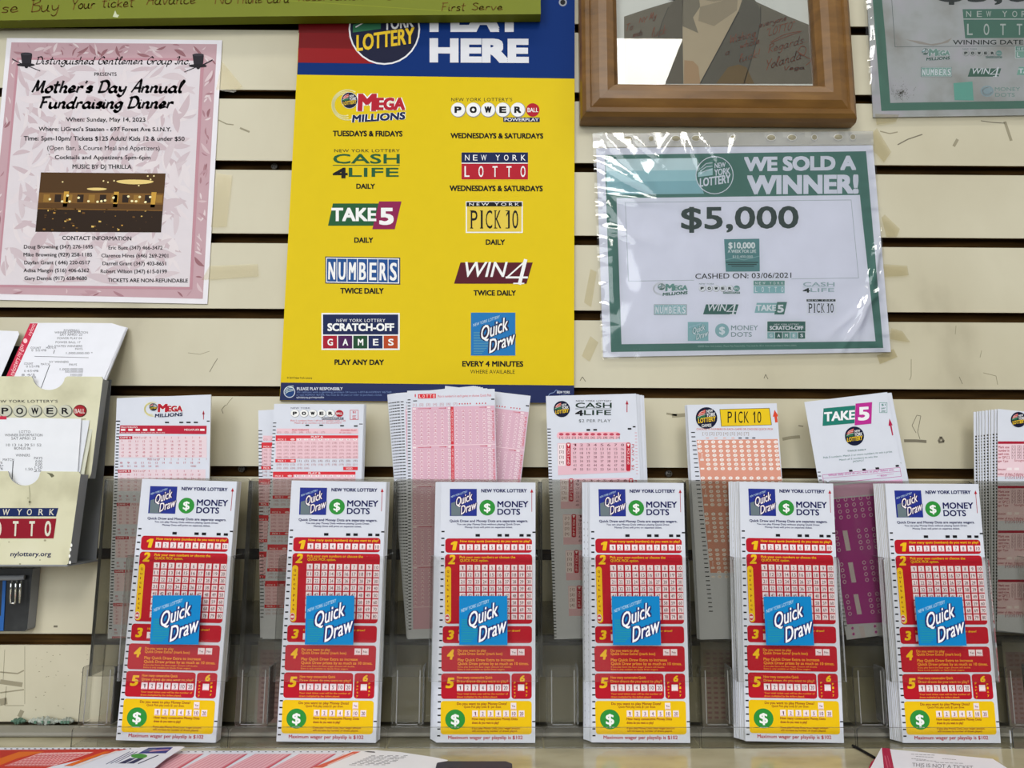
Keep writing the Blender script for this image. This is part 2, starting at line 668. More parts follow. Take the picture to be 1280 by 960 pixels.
def lottery_ball(g, cx, cy, r, L=3, games=False, ring=True, pal=None):
    P = pal or dict(navy='0f1433', white='e8e8ea', yel='e8c229', c1='c9402c', c2='2c6b4a')
    if ring:
        g.ell(cx, cy, r, r, P['white'], L)
        g.ell(cx, cy, r*0.955, r*0.955, P['navy'], L+1)
    else:
        g.ell(cx, cy, r, r, P['navy'], L+1)
    g.poly([(cx-r*.85, cy-r*.2), (cx-r*.6, cy-r*.55), (cx-r*.1, cy-r*.8), (cx-r*.1, cy-r*.45), (cx-r*.45, cy-r*.2)], P.get('c1', P['white']), L+2)
    g.poly([(cx-r*.88, cy-r*.12), (cx-r*.1, cy-r*.38), (cx-r*.1, cy+r*.0), (cx-r*.88, cy+r*.1)], P.get('c2', P['yel']), L+2)
    for k in range(3):
        g.line([(cx-r*.8+r*.05*k, cy-r*.05-r*.16*k), (cx-r*.45, cy-r*.25-r*.18*k), (cx-r*.12, cy-r*.3-r*.17*k)], r*.035, P['white'], L+3)
    up = -r*.12 if games else 0
    g.text('NEW', cx+r*0, cy-r*.62+up, cx+r*.58, cy-r*.36+up, P['white'], L+3, bold=.04, slope=-.12)
    g.text('YORK', cx-r*.02, cy-r*.3+up, cx+r*.82, cy+r*.04+up, P['white'], L+3, bold=.04, slope=-.12)
    g.text('LOTTERY', cx-r*.78, cy+r*.18+up, cx+r*.84, cy+r*.62+up, P['yel'], L+3, bold=.05, slope=-.14)
    if games:
        g.text('GAMES', cx-r*.45, cy+r*.58, cx+r*.45, cy+r*.86, P['white'], L+3, bold=.03, slope=-.05)


def mega(g, L=2, P=FULL, swirl=True):
    """unit 300x140"""
    if swirl:
        for k, (a0, a1) in enumerate(((60, 300), (80, 290), (70, 310))):
            g.arc(72-6*k, 62, 62-10*k, 60-8*k, a0, a1, 5, P['pale'], L)
    pal = None if P is FULL else dict(navy=P['navy'], white=P['white'], yel=P['white'], c1=P['white'], c2=P['green'])
    g.outlined('M', 112, 18, 186, 86, P['red'], P['white'], L, bold=.11, eb=.22, sh=.05)
    g.outlined('EGA', 186, 34, 302, 82, P['red'], P['white'], L, bold=.11, eb=.22, sh=.05)
    g.outlined('MILLIONS', 90, 103, 302, 132, P['navy'], P['white'], L, bold=.11, eb=.22, slope=-.06, sh=.1)
    lottery_ball(g, 80, 44, 33, L+2, pal=pal)


def powerball(g, L=2, P=FULL, caption="NEW YORK LOTTERY'S", play=True, capcol=None):
    """unit 355x100: caption, five letter balls and the red ball"""
    g.text(caption, 0, 2, 244 if 'S' in caption[-2:] else 130, 15, capcol or P['navy'], L, sp=1.15)
    for ch, x in zip('POWER', (27, 88, 147, 206, 266)):
        g.ell(x+1.5, 50, 30, 30, '8f9094', L)
        g.ell(x, 49, 28, 28, P['white'], L+1)
        g.text(ch, x-14, 37, x+14, 62, P['black'], L+2, bold=.13)
    g.ell(326, 50, 27, 27, P['red'], L)
    g.text('BALL', 305, 42, 348, 59, P['white'], L+2, bold=.03)
    if play:
        g.rect(208, 80, 354, 98, P['navy'], L)
        g.text('POWERPLAY', 213, 83, 350, 95, P['white'], L+1, bold=.03)


def cash4life(g, L=2, P=FULL, cap=True):
    """unit 270x120"""
    if cap:
        g.text('NEW YORK LOTTERY', 6, 0, 268, 12, P['black'], L, sp=1.1, bold=.01)
    g.text('CASH', 2, 20, 268, 58, P['green'], L, bold=.05)
    g.rect(0, 64, 268, 67, P['green'], L)
    g.text('4', 0, 76, 60, 118, P['black'], L, bold=.1)
    g.text('LIFE', 64, 76, 264, 112, P['green'], L, bold=.05)


def lotto(g, L=2, P=FULL):
    """unit 266x110"""
    g.rect(-3, -3, 269, 113, P['white'] if P['red'] != FULL['red'] else P['yel'], L)
    g.rect(0, 0, 266, 42, P['navy'], L+1)
    g.rect(0, 42, 266, 46, P['white'], L+2)
    g.rect(0, 46, 266, 110, P['red'], L+1)
    for k, ch in enumerate(('N', 'E', 'W', 'Y', 'O', 'R', 'K')):
        x = (14, 46, 78, 136, 170, 204, 238)[k]
        g.text(ch, x, 10, x+(18 if ch != 'W' else 22), 33, P['white'], L+2, bold=.01)
    for k, ch in enumerate('LOTTO'):
        g.text(ch, 12+56*k, 56, 32+56*k, 100, P['white'], L+2, bold=.02)


def take5(g, L=2, P=FULL):
    """unit 295x110"""
    g.poly([(20, 8), (205, 8), (195, 96), (0, 96)], P['green'], L)
    g.poly([(205, 0), (295, 0), (268, 110), (178, 110)], P['mar'], L+1)
    g.text('TAKE', 14, 26, 194, 78, P['white'], L+2, bold=.08)
    g.text('5', 206, 26, 264, 92, P['white'], L+2, bold=.09)


def pick10(g, L=2, P=FULL, top=True, face='e2c64a'):
    """unit 228x126"""
    g.rect(0, 0, 228, 126, P['white'], L)
    g.rect(5, 5, 223, 121, face, L+1)
    if top:
        g.rect(3, 3, 225, 20, P['black'], L+2)
        g.text('NEW YORK', 14, 6, 214, 17, P['white'], L+3, sp=1.5)
    for ch, x0, x1 in (('P', 20, 47), ('I', 60, 68), ('C', 80, 106), ('K', 116, 142), ('1', 162, 176), ('0', 186, 210)):
        g.text(ch, x0, 36, x1, 108, P['black'], L+2)
        if ch in 'PIK1':
            g.rects([(x0-3, 105, x0+10, 108.5), (x0-3, 36, x0+8, 39)], P['black'], L+2)


def numbers(g, L=2, P=FULL):
    """unit 300x108"""
    b = P['blue'] if P['red'] != FULL['red'] else '1d4f8f'
    g.rect(0, 0, 300, 108, P['navy'], L)
    g.rect(4, 4, 296, 104, P['white'], L+1)
    for k, ch in enumerate('NUMBERS'):
        x = 7+41*k
        g.rect(x, 8, x+38, 100, b, L+2)
        g.text(ch, x+5, 22, x+33, 92, P['white'], L+3, bold=.04, sh=.02)


def win4(g, L=2, P=FULL):
    """unit 315x100"""
    c = P['navy'] if P['red'] != FULL['red'] else '551324'
    g.poly([(26, 12), (315, 12), (290, 97), (0, 97)], c, L)
    g.text('WIN', 30, 10, 200, 70, P['white'], L+1, bold=.02, sh=.25)
    g.line([(290, 2), (212, 72)], 6, P['white'], L+1)
    g.line([(208, 72), (294, 72)], 8, P['white'], L+1.2)
    g.line([(286, 2), (262, 98)], 14, P['white'], L+1.4)
    g.line([(238, 96), (280, 96)], 5, P['white'], L+1.8)


def scratch(g, L=2, P=FULL):
    """unit 312x148"""
    g.rect(0, 0, 312, 148, P['white'], L)
    g.rect(6, 6, 306, 86, P['navy'], L+1)
    g.text('NEW YORK LOTTERY', 60, 24, 254, 36, P['white'], L+2, sp=1.15)
    g.text('SCRATCH-OFF', 24, 42, 290, 72, P['white'], L+2, bold=.09)
    cs = ('a8182c', '4a1c52', '1e4a2e', '1d2757', 'b4451e') if P is FULL else (P['green'], P['navy'], P['red'], P['green'], P['navy'])
    for k, ch in enumerate('GAMES'):
        x = 6+60.5*k
        g.rect(x, 91, x+56, 142, cs[k], L+1)
        g.text(ch, x+18, 104, x+40, 130, P['white'], L+2, bold=.06)


def quickdraw(g, L=2, face='1f76b8', lines='5f9cae', txt='f4f4f6', edge='2b2340', fold=None, cap=True):
    """unit 200x200"""
    g.rect(0, 0, 200, 200, face, L)
    if fold:
        g.poly([(10, 198), (10, 105), (60, 88), (95, 198)], fold, L+1)
    else:
        for k in range(14):
            y = 92+7.5*k
            g.line([(12, y), (30+60*(1-abs(k-7)/9), y)], 2.4, lines, L+1)
    if cap:
        g.text('NEW YORK LOTTERY', 10, 52, 130, 66, 'b9d3e6', L+1, slope=-.34, bold=.01)
    g.outlined('Quick', 44, 66, 166, 132, txt, edge, L+2, bold=.02, eb=.16, slope=-.42, sh=.05)
    g.outlined('Draw', 82, 126, 196, 190, txt, edge, L+2, bold=.02, eb=.16, slope=-.4, sh=.05)


def money_ball(g, cx, cy, r, L=2, c='2d8a3c', t='f2f4f2'):
    g.ell(cx, cy, r, r, c, L)
    g.text('$', cx-r*.42, cy-r*.52, cx+r*.42, cy+r*.5, t, L+1, bold=.05)


WHITE = 'd8dce8'
PAPER = ink(WHITE, 0.6)

# ------------------------------------------------------------------ the setting: slatwall and counter
M_LAM = ramp_mat('cream_laminate', [(0.28, 'a8a088'), (0.40, 'c4bda4'), (0.6, 'cec8b0'), (0.8, 'bdb69d')], (1.2, 1, 0.8), 5, 9, rough=0.42, spec=0.35)
M_MDF = ramp_mat('brown_fibreboard', [(0.3, '33230f'), (0.55, '51391b'), (0.75, '644822')], (3, 3, 40), 6, 8, rough=0.9, spec=0.1)
M_SCUFF = ink('9a937c', 0.7)
M_SCUFFD = ink('7a7464', 0.7)
ZG = [0.6129-0.0762*k for k in range(-3, 9)]
wl = MB()
XW0, XW1 = -1.25, 1.25
prof = [(0.0, ZG[0]+0.07)]
mats_p = []
for zk in ZG:
    if zk < 0.01:
        break
    prof += [(0, zk), (0.0012, zk), (0.0045, zk+0.0005), (0.0045, zk+0.007), (0.0125, zk+0.007), (0.0125, zk-0.0095), (0.0012, zk-0.0098), (0, zk-0.0100)]
    mats_p += [M_LAM, M_LAM, M_MDF, M_MDF, M_MDF, M_MDF, M_MDF, M_LAM]
prof.append((0, 0.0036))
prof.append((0.0125, 0.0036))
mats_p += [M_LAM, M_MDF]
for i in range(len(prof)-1):
    (ya, za), (yb, zb) = prof[i], prof[i+1]
    wl.add([(XW0, ya, za), (XW1, ya, za), (XW1, yb, zb), (XW0, yb, zb)], [(0, 3, 2, 1)], mats_p[i])
wl.box(XW0, XW1, 0.0126, 0.02, -0.02, ZG[0]+0.07, M_MDF)


def scuff(pts, wd, mat=M_SCUFF):
    P = [at(x, y, 0) for x, y in pts]
    for a, b in zip(P[:-1], P[1:]):
        d = (b-a)
        n = Vector((-d.z, 0, d.x)).normalized()*wd/2
        o = Vector((0, -0.00006, 0))
        wl.add([a+n+o, b+n+o, b-n+o, a-n+o], [(0, 1, 2, 3)], mat)


# dirt scratches and pen marks that the panel carries
for pts, wd, mm in [([(273, 150), (283, 155), (292, 156)], .0012, M_SCUFF), ([(300, 160), (312, 165)], .002, M_SCUFF), ([(262, 465), (267, 456), (272, 448)], .0006, M_SCUFFD),
                    ([(235, 441), (250, 443), (262, 439)], .0005, M_SCUFF), ([(283, 507), (287, 501), (291, 497)], .0006, M_SCUFF), ([(279, 517), (277, 512), (282, 506)], .0006, M_SCUFFD),
                    ([(1100, 164), (1112, 167), (1122, 165)], .0012, M_SCUFF), ([(1122, 181), (1135, 174), (1153, 168)], .0012, M_SCUFFD), ([(1192, 183), (1197, 174)], .003, M_SCUFF),
                    ([(1226, 151), (1240, 153), (1256, 154)], .0009, M_SCUFFD), ([(1256, 152), (1264, 176)], .003, M_SCUFF), ([(1195, 407), (1194, 418)], .0006, M_SCUFF),
                    ([(1139, 449), (1139, 470), (1137, 475)], .0007, M_SCUFF), ([(1199, 471), (1203, 480)], .0006, M_SCUFFD), ([(1229, 466), (1245, 470), (1247, 481)], .0007, M_SCUFF),
                    ([(1227, 438), (1225, 447)], .0006, M_SCUFF), ([(1145, 541), (1140, 532), (1146, 519), (1151, 520), (1147, 540), (1150, 549)], .0006, M_SCUFFD),
                    ([(1130, 551), (1145, 551), (1158, 552)], .0028, M_SCUFFD), ([(1173, 552), (1176, 546), (1180, 552), (1173, 553)], .0022, M_SCUFFD),
                    ([(840, 520), (852, 519), (866, 518)], .0035, M_SCUFF), ([(978, 549), (988, 547), (1000, 546)], .003, M_SCUFF), ([(955, 473), (957, 468), (960, 474)], .0007, M_SCUFFD),
                    ([(725, 476), (728, 471), (732, 477)], .0007, M_SCUFFD), ([(833, 517), (846, 519)], .002, M_SCUFF), ([(998, 532), (1004, 533)], .001, M_SCUFFD),
                    ([(67, 783), (72, 783)], .0018, M_SCUFFD), ([(0, 840), (22, 842), (30, 838)], .0012, M_SCUFF), ([(0, 852), (28, 856)], .004, M_SCUFF),
                    ([(0, 866), (30, 862)], .0012, M_SCUFF), ([(0, 878), (9, 876)], .006, M_SCUFF), ([(24, 896), (28, 888)], .004, M_SCUFF),
                    ([(6, 812), (4, 850)], .0005, M_SCUFF), ([(31, 808), (31, 880)], .0005, M_SCUFF), ([(8, 858), (6, 882), (30, 882)], .0006, M_SCUFF)]:
    scuff(pts, wd, mm)
for k in range(26):
    x, y = random.uniform(40, 110), random.uniform(815, 895)
    scuff([(x, y), (x+random.uniform(.6, 2), y+random.uniform(-.6, .6))], random.uniform(.0003, .0009), M_SCUFF)
wall = wl.build('wall_back')
wall['kind'] = 'structure'

M_TOP = ramp_mat('worn_cream_counter', [(0.3, '8f886c'), (0.5, 'aba486'), (0.7, 'b8b193')], (1, 2, 1), 14, 9, rough=0.16, spec=0.6)
cb = MB()
cb.box(-1.25, 1.25, -0.50, 0.012, -0.035, 0.0, M_TOP)
cb.box(-1.25, 1.25, -0.503, -0.5, -0.045, 0.0, M_TOP)
o = cb.build('countertop')
tag(o, 'worn cream laminate countertop running below the slatted wall', 'countertop')

M_BAR = ink('8d8a80', 0.45)
tb = MB()
yb0, yb1 = -0.031, -0.010
tb.prism([(-1.25, 0.0002), (1.25, 0.0002), (1.25, 0.0035), (-1.25, 0.0035)], yb0, yb1, M_BAR)
tb.tube([(-1.25, yb0, 0.0022), (1.25, yb0, 0.0022)], 0.0019, M_BAR, 10)
o = tb.build('trim_1')
o['kind'] = 'structure'

# screws in the grooves
M_STEEL = ink('54504a', 0.35, spec=0.6)
for px, py, lab in ((343, 208, 'small dark cross-head screw in the groove beside the yellow sign'), (302, 586, 'small dark cross-head screw in the groove behind the pale playslip holder'), (836, 592, 'small dark cross-head screw in the groove by the orange playslip')):
    p = at(px, py, 0.0085)
    s_ = MB()
    n = 16
    v = [(0, -0.0022, 0)] + [(0.0032*math.cos(2*math.pi*k/n), -0.0008, 0.0032*math.sin(2*math.pi*k/n)) for k in range(n)] + [(0.0032*math.cos(2*math.pi*k/n), 0.004, 0.0032*math.sin(2*math.pi*k/n)) for k in range(n)]
    f = [(0, 1+(k+1) % n, 1+k) for k in range(n)] + [(1+k, 1+(k+1) % n, 1+n+(k+1) % n, 1+n+k) for k in range(n)]
    s_.add(v, f, M_STEEL)
    for a in (0.6, 0.6+math.pi/2):
        ca, sa = math.cos(a), math.sin(a)
        s_.add([(ca*.0022-sa*.0004, -.00185, sa*.0022+ca*.0004), (ca*.0022+sa*.0004, -.00185, sa*.0022-ca*.0004), (-ca*.0022+sa*.0004, -.00185, -sa*.0022-ca*.0004), (-ca*.0022-sa*.0004, -.00185, -sa*.0022+ca*.0004)], [(0, 1, 2, 3)], ink('100e0c'))
    o = s_.build('screw', loc=p)
    tag(o, lab, 'screw')

# crumpled plastic bags pushed into the gap under the panel
M_BAGA = ink('aab0a6', 0.3)
M_BAGG = ink('5f7d6c', 0.35)
for (x0, x1, hgt, lab, mt) in ((14, 32, 5.0, 'greenish scrap of crumpled plastic under the slatted wall', M_BAGG), (36, 74, 7, 'crumpled white and green plastic bag tucked under the slatted wall', M_BAGA), (74, 92, 5.5, 'small crumpled clear plastic scrap beside the crumpled bag', M_BAGA)):
    a, b = at(x0, 911, -0.004), at(x1, 911, -0.004)
    m = MB()
    nx, na = 22, 8
    v = []
    for i in range(nx+1):
        t = i/nx
        e = max(0.15, math.sin(math.pi*t))**0.5
        for j in range(na):
            an = 2*math.pi*j/na
            r = 0.0026*hgt/6*e*(1+0.9*noise.noise(Vector((x0+i*1.7, j*2.3, 0))))
            v.append((a.x+(b.x-a.x)*t, -0.0045+r*1.3*math.cos(an), 0.0055+r*math.sin(an)))
    f = [(i*na+j, i*na+(j+1) % na, (i+1)*na+(j+1) % na, (i+1)*na+j) for i in range(nx) for j in range(na)]
    m.add(v, f, mt)
    if mt is M_BAGA:
        for k in range(3):
            xx = a.x+(b.x-a.x)*(0.25+0.22*k)
            m.box(xx, xx+0.0022, -0.0088, -0.0083, 0.0045, 0.0068, M_BAGG)
    o = m.build('crumpled_bag')
    o.data.transform(Matrix.Identity(4))
    tag(o, lab, 'plastic bag')

# ------------------------------------------------------------------ tape
M_TAPE = clear_mat('clear_tape', 'fbf9f2', rough=0.2, gloss=0.5, haze=0.01, smudge=0.05)


def tape(quad, Y=-0.0006, label=None, name='tape_strip', parent=None, thick=0.0001):
    s = Sheet(name, (0, Y, 0.3), thick=thick)
    s.body_px(quad, M_TAPE)
    o = s.finish()
    if label:
        tag(o, label, 'tape')
    return o


def child_keep(o, root):
    bpy.context.view_layer.update()
    o.parent = root
    o.matrix_parent_inverse = root.matrix_world.inverted()


# ------------------------------------------------------------------ pink dinner flyer
fl = Sheet('event_flyer', (0, -0.0012, 0.4))
fl.body_px([(-21, 374.5), (259.2, 380), (277.7, 50.3), (8.7, 47.5)], ink('e9e6ec', 0.5))
g = fl.g()
qa = [(-17, 367), (253.5, 373.5), (271.3, 55.2), (14.3, 53)]
g.poly(qa, ink('c2a0a8', 0.5), 1)


def bil(q, u, v):
    BL, BR, TR, TL = q
    return ((BL[0]*(1-u)+BR[0]*u)*(1-v)+(TL[0]*(1-u)+TR[0]*u)*v, (BL[1]*(1-u)+BR[1]*u)*(1-v)+(TL[1]*(1-u)+TR[1]*u)*v)


def leaves(g, q, n, cols, L, size=(14, 34), seed=3, holes=None):
    rnd = random.Random(seed)
    placed = [[] for _ in range(8)]
    for k in range(n):
        u, v = rnd.random(), rnd.random()
        cx, cy = bil(q, u, v)
        a = rnd.uniform(0, math.pi*2)
        ln = rnd.uniform(*size)
        wd = ln*rnd.uniform(.16, .3)
        cv = rnd.uniform(-.5, .5)
        up_, dn = [], []
        for i in range(9):
            t = i/8
            hw = wd*math.sin(math.pi*t)**.8
            x, y = ln*(t-.5), cv*ln*(t-.5)**2
            up_.append((x, y+hw/2))
            dn.append((x, y-hw/2))
        pts = [(cx+x*math.cos(a)-y*math.sin(a), cy+x*math.sin(a)+y*math.cos(a)) for x, y in up_+dn[::-1]]
        ok = True
        for x, y in pts:
            if not inside(q, x, y) or (holes and inside(holes, x, y)):
                ok = False
                break
        if not ok:
            continue
        mid = [(cx+x*math.cos(a)-y*math.sin(a), cy+x*math.sin(a)+y*math.cos(a)) for x, y in [((p[0]+q[0])/2, (p[1]+q[1])/2) for p, q in zip(up_, dn)]]
        for lev in range(8):
            if not any(abs(c2_[0]-cx) < 50 and abs(c2_[1]-cy) < 50 and (any(inside(o_, *p) for p in pts+mid) or any(inside(pts, *p) for p in o_+m_)) for c2_, o_, m_ in placed[lev]):
                placed[lev].append(((cx, cy), pts, mid))
                g.poly(pts, ink(rnd.choice(cols), 0.5), L+lev*0.12)
                break


def inside(q, x, y):
    c = False
    n = len(q)
    for i in range(n):
        x1, y1 = q[i]
        x2, y2 = q[(i+1) % n]
        if (y1 > y) != (y2 > y) and x < (x2-x1)*(y-y1)/(y2-y1)+x1:
            c = not c
    return c


qi = [(-4, 359), (240.5, 362), (255.5, 73), (21, 72)]
leaves(g, qa, 1500, ['d3bbc0', 'a97e86', 'd8c4c8', 'b8929a', 'dccccf', '97686f'], 2, (6, 19), 5, qi)
g.poly(qi, ink('bd8c97', 0.5), 3)
qj = [(-1.5, 356), (237, 358.8), (251, 76), (24, 75)]
g.poly(qj, ink('dcd4d9', 0.5), 4)
leaves(g, qj, 420, ['cdbdc3', 'd2c4c9', 'e1d8db', 'c9b6bc', 'dfd5d9'], 5, (14, 44), 8)
c1 = g.sub(0, 0, 380, 285, 1280, 960)
INK = '0b080e'
BR = math.radians(40)
c1.script('Distinguished Gentlemen Group Inc.', 150, 240, 800, 271, 5.4, INK, 6, sh=.3, nib=BR)
for hx, hy, sgn in ((112, 254, 1), (835, 258, -1)):
    c1.poly([(hx-24, hy-28), (hx+24, hy-24), (hx+20, hy+16), (hx-18, hy+18)], '26222a', 6)
    c1.ell(hx, hy-26, 24, 6, '3a363e', 7)
    c1.ell(hx-2, hy+20, 38, 7, '1b181e', 7)
    c1.line([(hx-60*sgn, hy-5), (hx-20*sgn, hy+16)], 4, '26222a', 6)
    c1.line([(hx+10*sgn, hy+26), (hx+58*sgn, hy+46)], 3.4, '2c262c', 6)
    c1.poly([(hx-12, hy+22), (hx+12, hy+22), (hx+4, hy+34), (hx-4, hy+34)], '1b181e', 6)
c1.text('PRESENTS', 398, 306, 492, 320, INK, 6, bold=.03)
c1.script("Mother's Day Annual", 135, 342, 768, 389, 14, INK, 6, sh=.28, nib=BR)
c1.script('Fundraising Dinner', 165, 409, 728, 455, 14, INK, 6, sh=.28, nib=BR)
for t, x0, y0, x1, y1, b in (('When: Sunday, May 14, 2023', 279, 495, 613, 512, .045), ("Where: LiGreci's Staaten - 697 Forest Ave S.I.N.Y.", 164, 535, 722, 552, .045), ('Time: 5pm-10pm/ Tickets $125 Adult/ Kids 12 & under $50', 101, 574, 778, 592, .045),
                             ('(Open Bar, 3 Course Meal and Appetizers)', 200, 614, 673, 632, .012), ('Cocktails and Appetizers 5pm-6pm', 232, 654, 634, 671, .04), ('MUSIC BY DJ THRILLA', 306, 693, 555, 711, .04)):
    c1.text(t, x0, y0, x1, y1, INK, 6, bold=b, slope=.003)
c2 = g.sub(0, 280, 280, 490, 1280, 960)
c2.text('CONTACT INFORMATION', 357, 69, 752, 92, INK, 6, bold=.044, slope=.008)
for k, (a, b) in enumerate((('Doug Browning (347) 276-1695', 'Eric Baez (347) 466-3472'), ('Mike Browning (929) 258-1185', 'Clarence Hines (646) 269-2901'), ('Dayfan Grant ( 646) 220-0517', 'Darrell Grant (347) 403-8651'), ('Adisa Mangin (516) 406-6362', 'Robert Wilson (347) 615-0199'), ('Gary Dennis (917) 658-9680', ''))):
    xa = ((138, 533), (136, 527), (140, 516), (136, 511), (141, 498))[k]
    c2.text(a, xa[0], 120+45*k, xa[1], 141+45*k, INK, 6, bold=.04)
    if b:
        xb = ((621, 930), (580, 963), (587, 950), (576, 955))[k]
        c2.text(b, xb[0], 125+45*k, xb[1], 146+45*k, INK, 6, bold=.04, slope=.004)
c2.text('TICKETS ARE NON-REFUNDABLE', 617, 311, 1075, 332, INK, 6, bold=.044, slope=.006)
fl.use('ballroom_photograph', 'dim golden photograph of an empty ballroom')
pq = [(44.5, 290), (201.5, 290.7), (207.3, 217), (51.6, 215.7)]


def pq_poly(pts, col, L):
    g.poly([bil(pq, u, v) for u, v in pts], col, L)


pq_poly([(0, 0), (1, 0), (1, 1), (0, 1)], '2a1a0c', 6)
pq_poly([(0, .55), (1, .52), (1, 1), (0, 1)], '4e3416', 7)
pq_poly([(0, .38), (1, .36), (1, .66), (0, .66)], '7a5524', 8)
pq_poly([(0, .40), (1, .38), (1, .47), (0, .49)], '5a3c18', 9)
rr = random.Random(4)
for k in range(11):
    u = .04+.09*k
    pq_poly([(u, .5), (u+.05, .5), (u+.05, .63), (u, .63)], '2a1b10' if k % 2 else '96702f', 9)
for cu_, cv_, ru, rv in ((.76, .86, .15, .05), (.46, .73, .08, .03)):
    pq_poly([(cu_+ru*math.cos(a*.3142), cv_+rv*math.sin(a*.3142)*(1 if a > 10 else .6)) for a in range(20)], 'e8cd80', 9)
for k in range(16):
    u, v = rr.random()*.94+.03, .54+rr.uniform(-.04, .08)
    pq_poly([(u+.011*math.cos(a*.785), v+.02*math.sin(a*.785)) for a in range(8)], 'fff0b8', 10)
for k in range(8):
    u, v = rr.random()*.94+.03, rr.uniform(.78, .98)
    pq_poly([(u+.007*math.cos(a*.785), v+.014*math.sin(a*.785)) for a in range(8)], 'f6e2a0', 10)
for u in (.6, .9, .2):
    pq_poly([(u, .42), (u+.035, .42), (u+.04, .68), (u, .68)], 'c99a3c', 9)
for k in range(46):
    u, v = rr.random()*.93+.02, rr.random()*.38
    d = rr.uniform(.006, .022)
    pq_poly([(u, v), (u+d, v), (u+d*1.05, v+d*1.2), (u, v+d*1.5)], rr.choice(['8a6026', 'b98a3c', '4c3214', 'e0bb64', '6d4a1e']), 8)
o = fl.finish()
tag(o, 'pink flyer for a fundraising dinner with a ballroom photo', 'flyer')
flyer = o
for q, l in (([(270, 112), (292, 116), (303, 108), (277, 76)], 'clear tape holding the corner'), ([(263.5, 284), (283, 283), (290, 219), (270, 216)], 'clear crinkled tape over the edge'), ([(252, 350), (323, 345), (322, 330), (262, 332)], None)):
    t = tape(q, -0.0016)
    child_keep(t, flyer)

# ------------------------------------------------------------------ yellow lottery sign
sg = Sheet('lottery_sign', (0, -0.0035, 0.4), thick=0.003)
sg.body_px([(349.5, 500.5), (717.5, 504.3), (718.6, -60), (379, -60)], ink('dfc202', 0.45, .03, .12), ink('b9a32a'))
g = sg.g()
c3 = g.sub(340, 0, 740, 300, 1280, 960)
c4 = g.sub(340, 230, 740, 530, 1280, 960)
sg.use('header_panel', 'blue and red heading panel')  # header colours darkened: the shade below the olive board is in them
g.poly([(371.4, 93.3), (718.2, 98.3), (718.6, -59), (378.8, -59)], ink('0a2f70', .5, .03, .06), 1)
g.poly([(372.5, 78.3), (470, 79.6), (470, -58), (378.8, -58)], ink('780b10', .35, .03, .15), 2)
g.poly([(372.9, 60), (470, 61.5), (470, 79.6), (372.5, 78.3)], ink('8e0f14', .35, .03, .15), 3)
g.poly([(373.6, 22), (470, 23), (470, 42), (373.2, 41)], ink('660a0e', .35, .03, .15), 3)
lottery_ball(g, 480.5, 36.5, 44.7, 4)
g.text('PLAY', 537, 6, 655, 39.5, 'dfe0e6', 4, bold=.15)
g.text('HERE', 537, 48.5, 661, 77.7, 'dfe0e6', 4, bold=.15, slope=.006)
g.ell(703.5, 3, 5, 5, '9a9ea6', 3)
g.ell(703.5, 3, 3.2, 3.2, '15151a', 4)
sg.use('footer_panel', 'navy strip with the small print')
g.poly([(349.6, 500.4), (717.5, 504.2), (717.6, 481.8), (351.2, 478.2)], ink('081b52', .35, .03, .15), 1)
c4.ell(70, 832, 23, 23, 'cfd6e2', 2)
c4.ell(70, 832, 20, 20, '1c3f7a', 3)
for k in range(4):
    c4.line([(54, 838-6*k), (66, 830-7*k), (86, 826-6*k)], 2.5, 'cfe0dc', 4)
c4.text('PLEASE PLAY RESPONSIBLY', 100, 813, 283, 825, 'e0e4ee', 2, bold=.04)
c4.text('Or call/text with a gambling problem 24 hours 1-877-8-HOPENY 467369', 100, 829, 478, 836, '6d85b4', 2)
c4.text('or text HOPENY 467369. You must be 18 years or older to purchase a ticket.', 98, 840, 440, 847, '6d85b4', 2)
c4.text('nylottery.ny.gov/responsible', 98, 849, 208, 857, 'c2cade', 2, bold=.02)
c4.line([(1105, 848), (1112, 838), (1128, 834), (1136, 824), (1146, 828)], 2.5, '7d93bd', 2)
c4.text('NEW YORK', 1140, 828, 1192, 838, 'dfe4ee', 2, bold=.04)
c4.text('LOTTERY', 1150, 844, 1190, 852, '9fb0d0', 2)
for nm, lab, sub, fn in (('game_logo', 'red and blue lettering with a swirl and ball', c3.sub(230, 358, 535, 498, 305, 140), lambda q: mega(q)),
                         ('game_logo', 'white letter balls ending in a red ball', c3.sub(717, 390, 1072, 490, 355, 100), lambda q: powerball(q, capcol='1c1a14')),
                         ('game_logo', 'dark green lettering over a thin line', c3.sub(243, 597, 513, 714, 270, 119), lambda q: cash4life(q)),
                         ('game_logo', 'navy over dark red name block', c3.sub(758, 610, 1024, 718, 266, 110), lambda q: lotto(q)),
                         ('game_logo', 'green and maroon slanted banner', c4.sub(224, 70, 518, 181, 295, 110), lambda q: take5(q)),
                         ('game_logo', 'cream framed block with tall thin letters', c4.sub(775, 70, 1003, 196, 228, 126), lambda q: pick10(q)),
                         ('game_logo', 'blue row of letter tiles', c4.sub(213, 290, 513, 398, 300, 108, slope=.015), lambda q: numbers(q)),
                         ('game_logo', 'dark maroon slanted banner', c4.sub(728, 302, 1043, 402, 315, 100), lambda q: win4(q)),
                         ('game_logo', 'navy block over five coloured squares', c4.sub(198, 516, 511, 664, 312, 148), lambda q: scratch(q)),
                         ('game_logo', 'light blue square with slanted white letters', c4.sub(796, 515, 973, 686, 200, 200), lambda q: quickdraw(q, 3))):
    sg.use(nm, lab)
    if sub.sh and 'square with' in lab:
        sub.rect(-2, -2, 202, 202, 'c8b44a', 2)
    fn(sub)
sg.use(None)
KI = '0c0a06'
